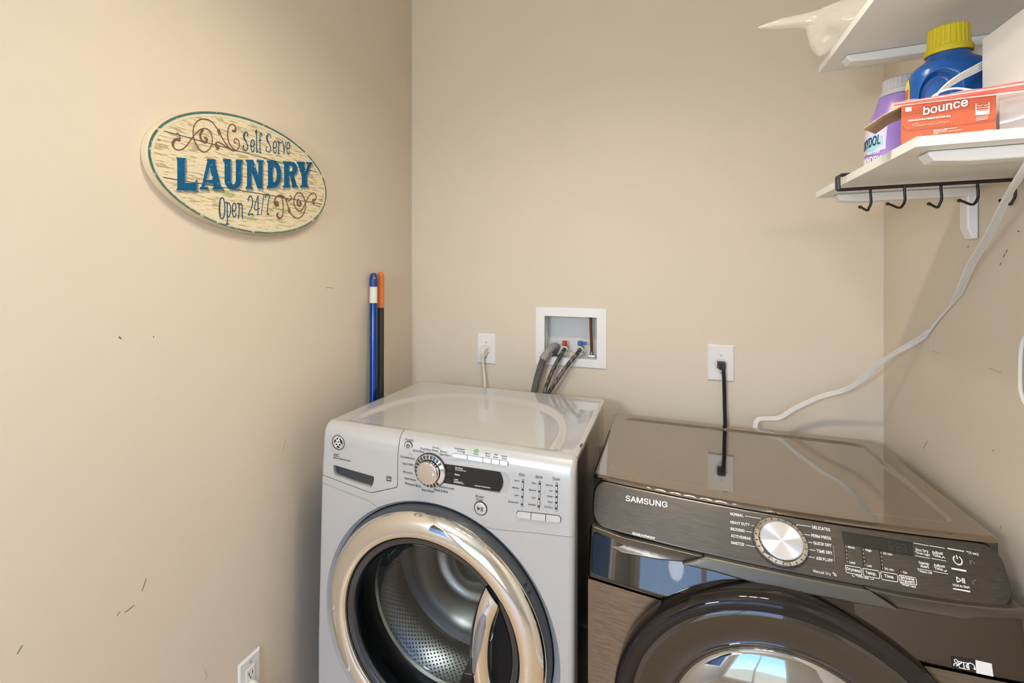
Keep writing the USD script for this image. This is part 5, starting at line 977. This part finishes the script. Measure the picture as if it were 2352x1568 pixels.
# ================================================================== dryer sheet box with torn flap
kA = zoom(1960, 20, 4.128)
b0 = on_z(2070, 335, TZ); b1 = on_z(2288, 307, TZ); bxd = (b1 - b0)[:2]; BL_ = np.linalg.norm(bxd); bxd /= BL_; byd = np.array([-bxd[1], bxd[0]]); BHt, BD = .0625, .085
def inbox(p): p = np.asarray(p, float); return np.c_[b0[0] + p[..., 0].ravel() * bxd[0] + p[..., 1].ravel() * byd[0], b0[1] + p[..., 0].ravel() * bxd[1] + p[..., 1].ravel() * byd[1], TZ + p[..., 2].ravel()]
def boxmesh(m): m = tm(m); return trimesh.Trimesh(inbox(np.array(m.vertices)), m.faces, process=False)
db = thing('dryer_sheet_box', 'orange dryer sheet box with a torn open end on the lower shelf', 'box', tuple(b0))
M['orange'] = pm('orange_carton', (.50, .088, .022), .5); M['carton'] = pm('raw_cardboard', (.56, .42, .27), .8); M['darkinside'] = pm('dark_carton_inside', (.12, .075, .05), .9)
shell = manif(box(0, BL_, 0, BD, 0, BHt)) - manif(box(-.01, BL_ - .0012, .0012, BD - .0012, .0012, BHt - .0012))
obj('carton', boxmesh(shell), M['orange'], db, smooth=False)
obj('end_flap', boxmesh(box(-.0006, .0006, .006, BD - .004, .004, BHt * .55)), M['orange'], db, smooth=False)
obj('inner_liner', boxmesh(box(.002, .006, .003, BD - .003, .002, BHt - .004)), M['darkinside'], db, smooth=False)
fy = lambda x, z: b0[1] + (x - b0[0]) * bxd[1] / bxd[0]
fyo = lambda x, z: fy(x, z) - .0002
label(db, kA, [('bounce', 655, 1012, 1090, 920, 84)], fyo, pm('deep_red_ink', (.42, .03, .03), .5), small=False, bold=True, y0=1.07, mult=1.12 / 4.128, name='brand_shadow')
label(db, kA, [('bounce', 660, 1008, 1085, 918, 76)], lambda x, z: fyo(x, z) - .0006, M['white_text'], small=False, bold=True, y0=1.07, mult=1 / 4.128, name='brand_lettering')
label(db, kA, [('FABRICATED IN USA / FABRIQUÉ AUX ÉTATS-UNIS', 518, 1072, 922, 1024, 15), ('21178962', 1232, 1168, 1317, 1158, 15), ('BOX', 1205, 990, 1240, 986, 14), ('BOÎTE', 1190, 1008, 1256, 1000, 13)], fyo, M['white_text'], small=False, bold=True, y0=1.07, mult=1 / 4.128)
M['tanprint'] = pm('tan_print', (.72, .42, .26), .5)
label(db, kA, [('USA', 556, 1102, 612, 1095, 18), ('5265B6870101 075309', 558, 1124, 902, 1082, 20)], fyo, M['tanprint'], small=False, y0=1.07, mult=1 / 4.128)
label(db, kA, [('Box made from 100% recycled paper', 760, 1156, 985, 1130, 7), ('100% post-consumer', 760, 1166, 890, 1150, 7), ('Boîte fabriquée à partir de papier', 760, 1178, 1040, 1148, 7), ('recyclé', 760, 1189, 805, 1184, 7)], fyo, M['white_text'], small=False, bold=True, y0=1.07, mult=1 / 4.128)
for q, m in ((((492, 935), (552, 930), (550, 972), (492, 978)), 'white_text'), (((1160, 975), (1282, 962), (1284, 998), (1160, 1010)), 'white_text')):
    obj('print_panel', on_surf(poly_at([kA(*a) for a in q], fyo, 1.07), fyo, off=-.0003), M[m], db)
for q in ([(1160, 900), (1160, 1010), (1284, 998), (1284, 885)], [(1165, 945), (1280, 932)], [(1165, 968), (1280, 954)], [(1165, 1030), (1278, 1015)], [(1165, 1045), (1278, 1030)], [(1165, 1058), (1270, 1044)], [(1168, 915), (1200, 925), (1220, 912)], [(1232, 912), (1255, 920), (1275, 905)]):
    obj('print_line', line_on([kA(*a) for a in q], .0007, fyo, 1.07), M['white_text'], db)
obj('flap_crease', line_on([kA(*a) for a in ((460, 1110), (490, 1150), (520, 1155), (1290, 1065), (1335, 1050), (1352, 1030))], .0005, fyo, 1.07), M['scuff'], db)
# torn lid flap: a bent cardboard sheet with a zigzag edge, hinged at the top of the open end
zig = [(0, 0, BHt + .001), (0, BD, BHt + .001)]
edge_ = [(-.036 - .010 * (i / 12) + (.0016 if i % 2 else 0), BD * (1 - i / 12), BHt - .020 - .006 * (i / 12)) for i in range(13)]
mid_ = [(-.018 - .003 * (i / 12), BD * (1 - i / 12), BHt - .006 - .002 * (i / 12)) for i in range(13)]
hin = [(0, BD * (1 - i / 12), BHt + .0006) for i in range(13)]
fv = np.array(hin + mid_ + edge_); fv = np.vstack([fv, fv - [0, 0, .0011]]); ff2 = []
for r_ in range(2):
    for i in range(12):
        a, b, c_, d_ = r_ * 13 + i, r_ * 13 + i + 1, (r_ + 1) * 13 + i + 1, (r_ + 1) * 13 + i
        ff2 += [(a, c_, b), (a, d_, c_), (a + 39, b + 39, c_ + 39), (a + 39, c_ + 39, d_ + 39)]
rim = list(range(0, 13)) + [25, 38] + list(range(37, 25, -1)) + [13]
for i in range(len(rim)): a, b = rim[i], rim[(i + 1) % len(rim)]; ff2 += [(a, b, b + 39), (a, b + 39, a + 39)]
obj('torn_flap', trimesh.Trimesh(inbox(fv), ff2, process=False), M['carton'], db, smooth=False, label='raw cardboard flap with a torn zigzag edge')

# ================================================================== clear zip bag with red stripes lying on the box
M['film'] = film('clear_bag_film', (.85, .80, .78), .38); M['zip'] = film('red_zip_film', (.80, .10, .06), .62, .08); M['zipwhite'] = film('white_zip_film', (.88, .87, .85), .75, .08)
zb = thing('zip_bag', 'clear zip bag with red striped closure lying over the dryer sheet box', 'plastic bag', (b0[0] + .06, b0[1], TZ + BHt))
zt = BHt + .0022
def quad_sheet(P, th):                        # grid of points (n, m, 3) with a little thickness
    P = np.asarray(P, float); n, m = P.shape[:2]; V = P.reshape(-1, 3); V = np.vstack([V, V - [0, 0, th]]); k = n * m; f = []
    for i in range(n - 1):
        for j in range(m - 1):
            a, b, c_, d_ = i * m + j, i * m + j + 1, (i + 1) * m + j + 1, (i + 1) * m + j; f += [(a, c_, b), (a, d_, c_), (a + k, b + k, c_ + k), (a + k, c_ + k, d_ + k)]
    bd_ = [i * m for i in range(n)] + [(n - 1) * m + j for j in range(1, m)] + [i * m + m - 1 for i in range(n - 2, -1, -1)] + [j for j in range(m - 2, 0, -1)]
    for i in range(len(bd_)): a, b = bd_[i], bd_[(i + 1) % len(bd_)]; f += [(a, b, b + k), (a, b + k, a + k)]
    return trimesh.Trimesh(V, f, process=False)
XM = (XR - .004 - b0[0]) / bxd[0] - .006
wav = lambda t: .0012 * math.sin(9 * t) + .0008 * math.sin(23 * t + 1)
topP = [[(-.012 + (XM + .012) * t, -.004 + (.048 if t < .42 else .018) * q, zt + .0045 + wav(t * 3 + q * 2) - .0008 * q) for q in np.linspace(0, 1, 8)] for t in np.linspace(0, .98, 24)]
def sheet(P, th): P = np.asarray(P); return quad_sheet(inbox(P).reshape(P.shape), th)
obj('bag_top', sheet(topP, .0007), M['zipwhite'], zb, smooth=60, label='white edge of the bag lying flat')
for k in range(6):
    z0, z1 = zt + .0040 - k * .0030, zt + .0040 - (k + 1) * .0030 + .0004
    P = [[(-.012 + k * .0012 + (XM + .012) * t, -.0052 - .0004 * k + (0 if q == 0 else -.0003), (z0 if q == 0 else z1) * min(1, 1) + (0 if t > .0 else 0)) for q in (0, 1)] for t in np.linspace(0, .98, 24)]
    P = np.array(P); P[..., 2] = zt + .004 - (zt + .004 - P[..., 2]) * (.35 + .65 * np.clip(np.linspace(0, 1, 24) / .55, 0, 1))[:, None]
    V = inbox(P).reshape(P.shape); th = np.array([bxd[1], -bxd[0]]) * .0004
    g0 = V.reshape(-1, 3); n_ = 24; f = []
    V2 = np.vstack([g0, g0 + [th[0], th[1], 0]])
    for i in range(n_ - 1): a, b, c_, d_ = 2 * i, 2 * i + 1, 2 * i + 3, 2 * i + 2; f += [(a, b, c_), (a, c_, d_), (a + 48, c_ + 48, b + 48), (a + 48, d_ + 48, c_ + 48)]
    obj('zip_stripe', trimesh.Trimesh(V2, f, process=False), M['zip'] if k % 2 == 0 or k in (3,) else M['zipwhite'], zb, smooth=False)
# puffy body of the bag right of the box, resting on the shelf
gx, gz = np.linspace(0, 1, 14), np.linspace(0, 1, 9); bod = []
for i, tx in enumerate(gx):
    ring_ = []
    for q in np.linspace(0, 2 * np.pi, 28, endpoint=False):
        w = math.sin(math.pi * min(max(tx, .04), .96)) ** .4; zz = .5 + .5 * math.sin(q)
        ring_.append((BL_ + .004 + (XM - BL_ - .006) * tx, (.013 - .008 * tx) + (.012 - .005 * tx) * math.cos(q) * w + .0015 * math.sin(7 * tx + 3 * q), .0015 + (zt - .012) * (zz * (.90 + .1 * w)) + .0012 * math.sin(11 * tx + 5 * q) * zz))
    bod.append(ring_)
bod = np.array(bod); obj('bag_body', loft(inbox(bod).reshape(bod.shape)), M['film'], zb, smooth=60, label='puffed clear body of the bag')

# ================================================================== white box and its cords
wb = thing('white_box', 'plain white rounded box at the near end of the lower shelf', 'box', (.53, 1.11, TZ))
obj('case', rbox(.4685, .594, 1.068, 1.194, TZ, 1.812, .006, 6), pm('white_casing', (.80, .785, .75), .4), wb, smooth=40)
wc = thing('white_cord_bundle', 'short bundle of thin white cords curving from the white box onto the bag', 'cord', (.44, 1.11, 1.70))
for k in range(4):
    P = [on_y(2262, 139 + 5.0 * k, 1.20), on_y(2250, 146 + 5.2 * k, 1.195), on_y(2215, 165 + 4.6 * k, 1.17), on_y(2180, 188 + 3.6 * k, 1.14), on_y(2162 - k * 1.5, 205 + 2.5 * k, 1.125), on_y(2150 - 3 * k, 221 + k, 1.115)]
    obj('cord', tube(spline(P, 8), .0016, 8), M['whitewire'], wc)
obj('cord', tube(spline([on_y(2262, 209, 1.10), on_y(2232, 207, 1.105), on_y(2195, 203, 1.115), on_y(2165, 209, 1.12), on_y(2142, 222, 1.12)], 8), .0017, 8), M['whitewire'], wc)

# ================================================================== long flat white cord from the shelf down behind the dryer
lc = thing('long_white_cord', 'long flat white multi-strand cord hanging from the shelf to behind the dryer', 'cord', (.5, 1.3, 1.2))
path = [(2378, 350, 1.08), (2352, 392, 1.12), (2325, 432, 1.18), (2300, 480, 1.27), (2268, 545, 1.38), (2232, 605, 1.49), (2208, 660, 1.58), (2188, 705, 1.66), (2160, 742, 1.73), (2110, 780, 1.80), (2030, 828, 1.895), (1985, 868, 1.95), (1935, 897, 1.985), (1890, 909, 2.0), (1850, 926, 2.01), (1815, 944, 2.015), (1785, 960, 2.018), (1745, 962, 2.016), (1736, 972, 2.012), (1734, 1000, 2.006), (1738, 1090, 2.0)]
ctr_ = spline([on_y(u, v, y) for u, v, y in path], 8)
for k in range(4):
    n_ = len(ctr_); t = np.gradient(ctr_, axis=0); t /= np.linalg.norm(t, axis=1, keepdims=True)
    s1 = np.cross(t, [0, 1.0, 0]); s1 /= np.linalg.norm(s1, axis=1, keepdims=True) + 1e-9; s2 = np.cross(t, s1)
    tw = np.interp(np.linspace(0, 1, n_), [0, .3, .48, .55, .62, .8, 1], [.2, .5, .1, 1.2, .2, .4, .3])
    o_ = (k - 1.5) * .0033
    p = ctr_ + o_ * (np.cos(tw)[:, None] * s1 + np.sin(tw)[:, None] * s2); p[:, 0] = np.minimum(p[:, 0], XR - .003); p[:, 1] = np.minimum(p[:, 1], YB - .004)
    obj('strand', tube(p, .0018, 8), M['whitewire'], lc)
l2 = thing('white_cord_loop', 'white cord hanging in a loop against the right wall at the picture edge', 'cord', (XR, 1.38, 1.2))
obj('cord', tube(spline([on_x(u, v, XR - .006) for u, v in ((2400, 730), (2362, 765), (2347, 792), (2343, 850), (2344, 895), (2352, 922), (2370, 945), (2400, 955))], 8), .0030, 10), M['whitewire'], l2)

# ================================================================== plastic bag on the upper shelf
M['bagwhite'] = film('milky_bag_film', (.88, .85, .79), .54, .05)
tb_ = thing('plastic_bag', 'milky white plastic bag with a pointed end hanging over the upper shelf edge', 'plastic bag', (.36, 1.46, 1.93))
Q = lambda u, v, y: on_y(u, v, y)
chains = [[(Q(1746, 63, 1.47), .003), (Q(1785, 55, 1.47), .010), (Q(1835, 49, 1.47), .0135), (Q(1880, 44, 1.47), .020), (Q(1930, 38, 1.46), .032), (Q(1960, 45, 1.45), .040)],
          [(Q(1900, 40, 1.46), .024), (Q(1950, 45, 1.45), .040), (Q(2010, 40, 1.42), .046)], [(Q(1862, 60, 1.47), .010), (Q(1880, 90, 1.475), .018), (Q(1886, 116, 1.478), .012)], [(Q(1950, 55, 1.45), .030), (Q(1905, 100, 1.475), .016), (Q(1886, 116, 1.478), .012)],
          [(Q(1900, 45, 1.46), .024), (Q(1880, 95, 1.475), .018), (Q(1905, 95, 1.475), .02)]]
bag = Manifold()
for ch in chains:
    for (a, ra), (b, rb_) in zip(ch[:-1], ch[1:]): bag = bag + hull_spheres([a, b], [ra, rb_], 10)
bag = bag - manif(box(SXF - .001, XR, .9, 1.6, 1.6, 1.9270))
bt = tm(bag.refine_to_length(.008)); bt.merge_vertices(); trimesh.smoothing.filter_taubin(bt, iterations=30)
nn = bt.vertex_normals; pv = np.array(bt.vertices); bt.vertices = pv + nn * ((meshkit.fbm(pv * 45, 3, 5) - .5) * .006)[:, None]
pv = np.array(bt.vertices); ins = pv[:, 0] > SXF - .002; pv[ins, 2] = np.maximum(pv[ins, 2], 1.9272); bt.vertices = pv
obj('bag_film', bt, M['bagwhite'], tb_, smooth=True)
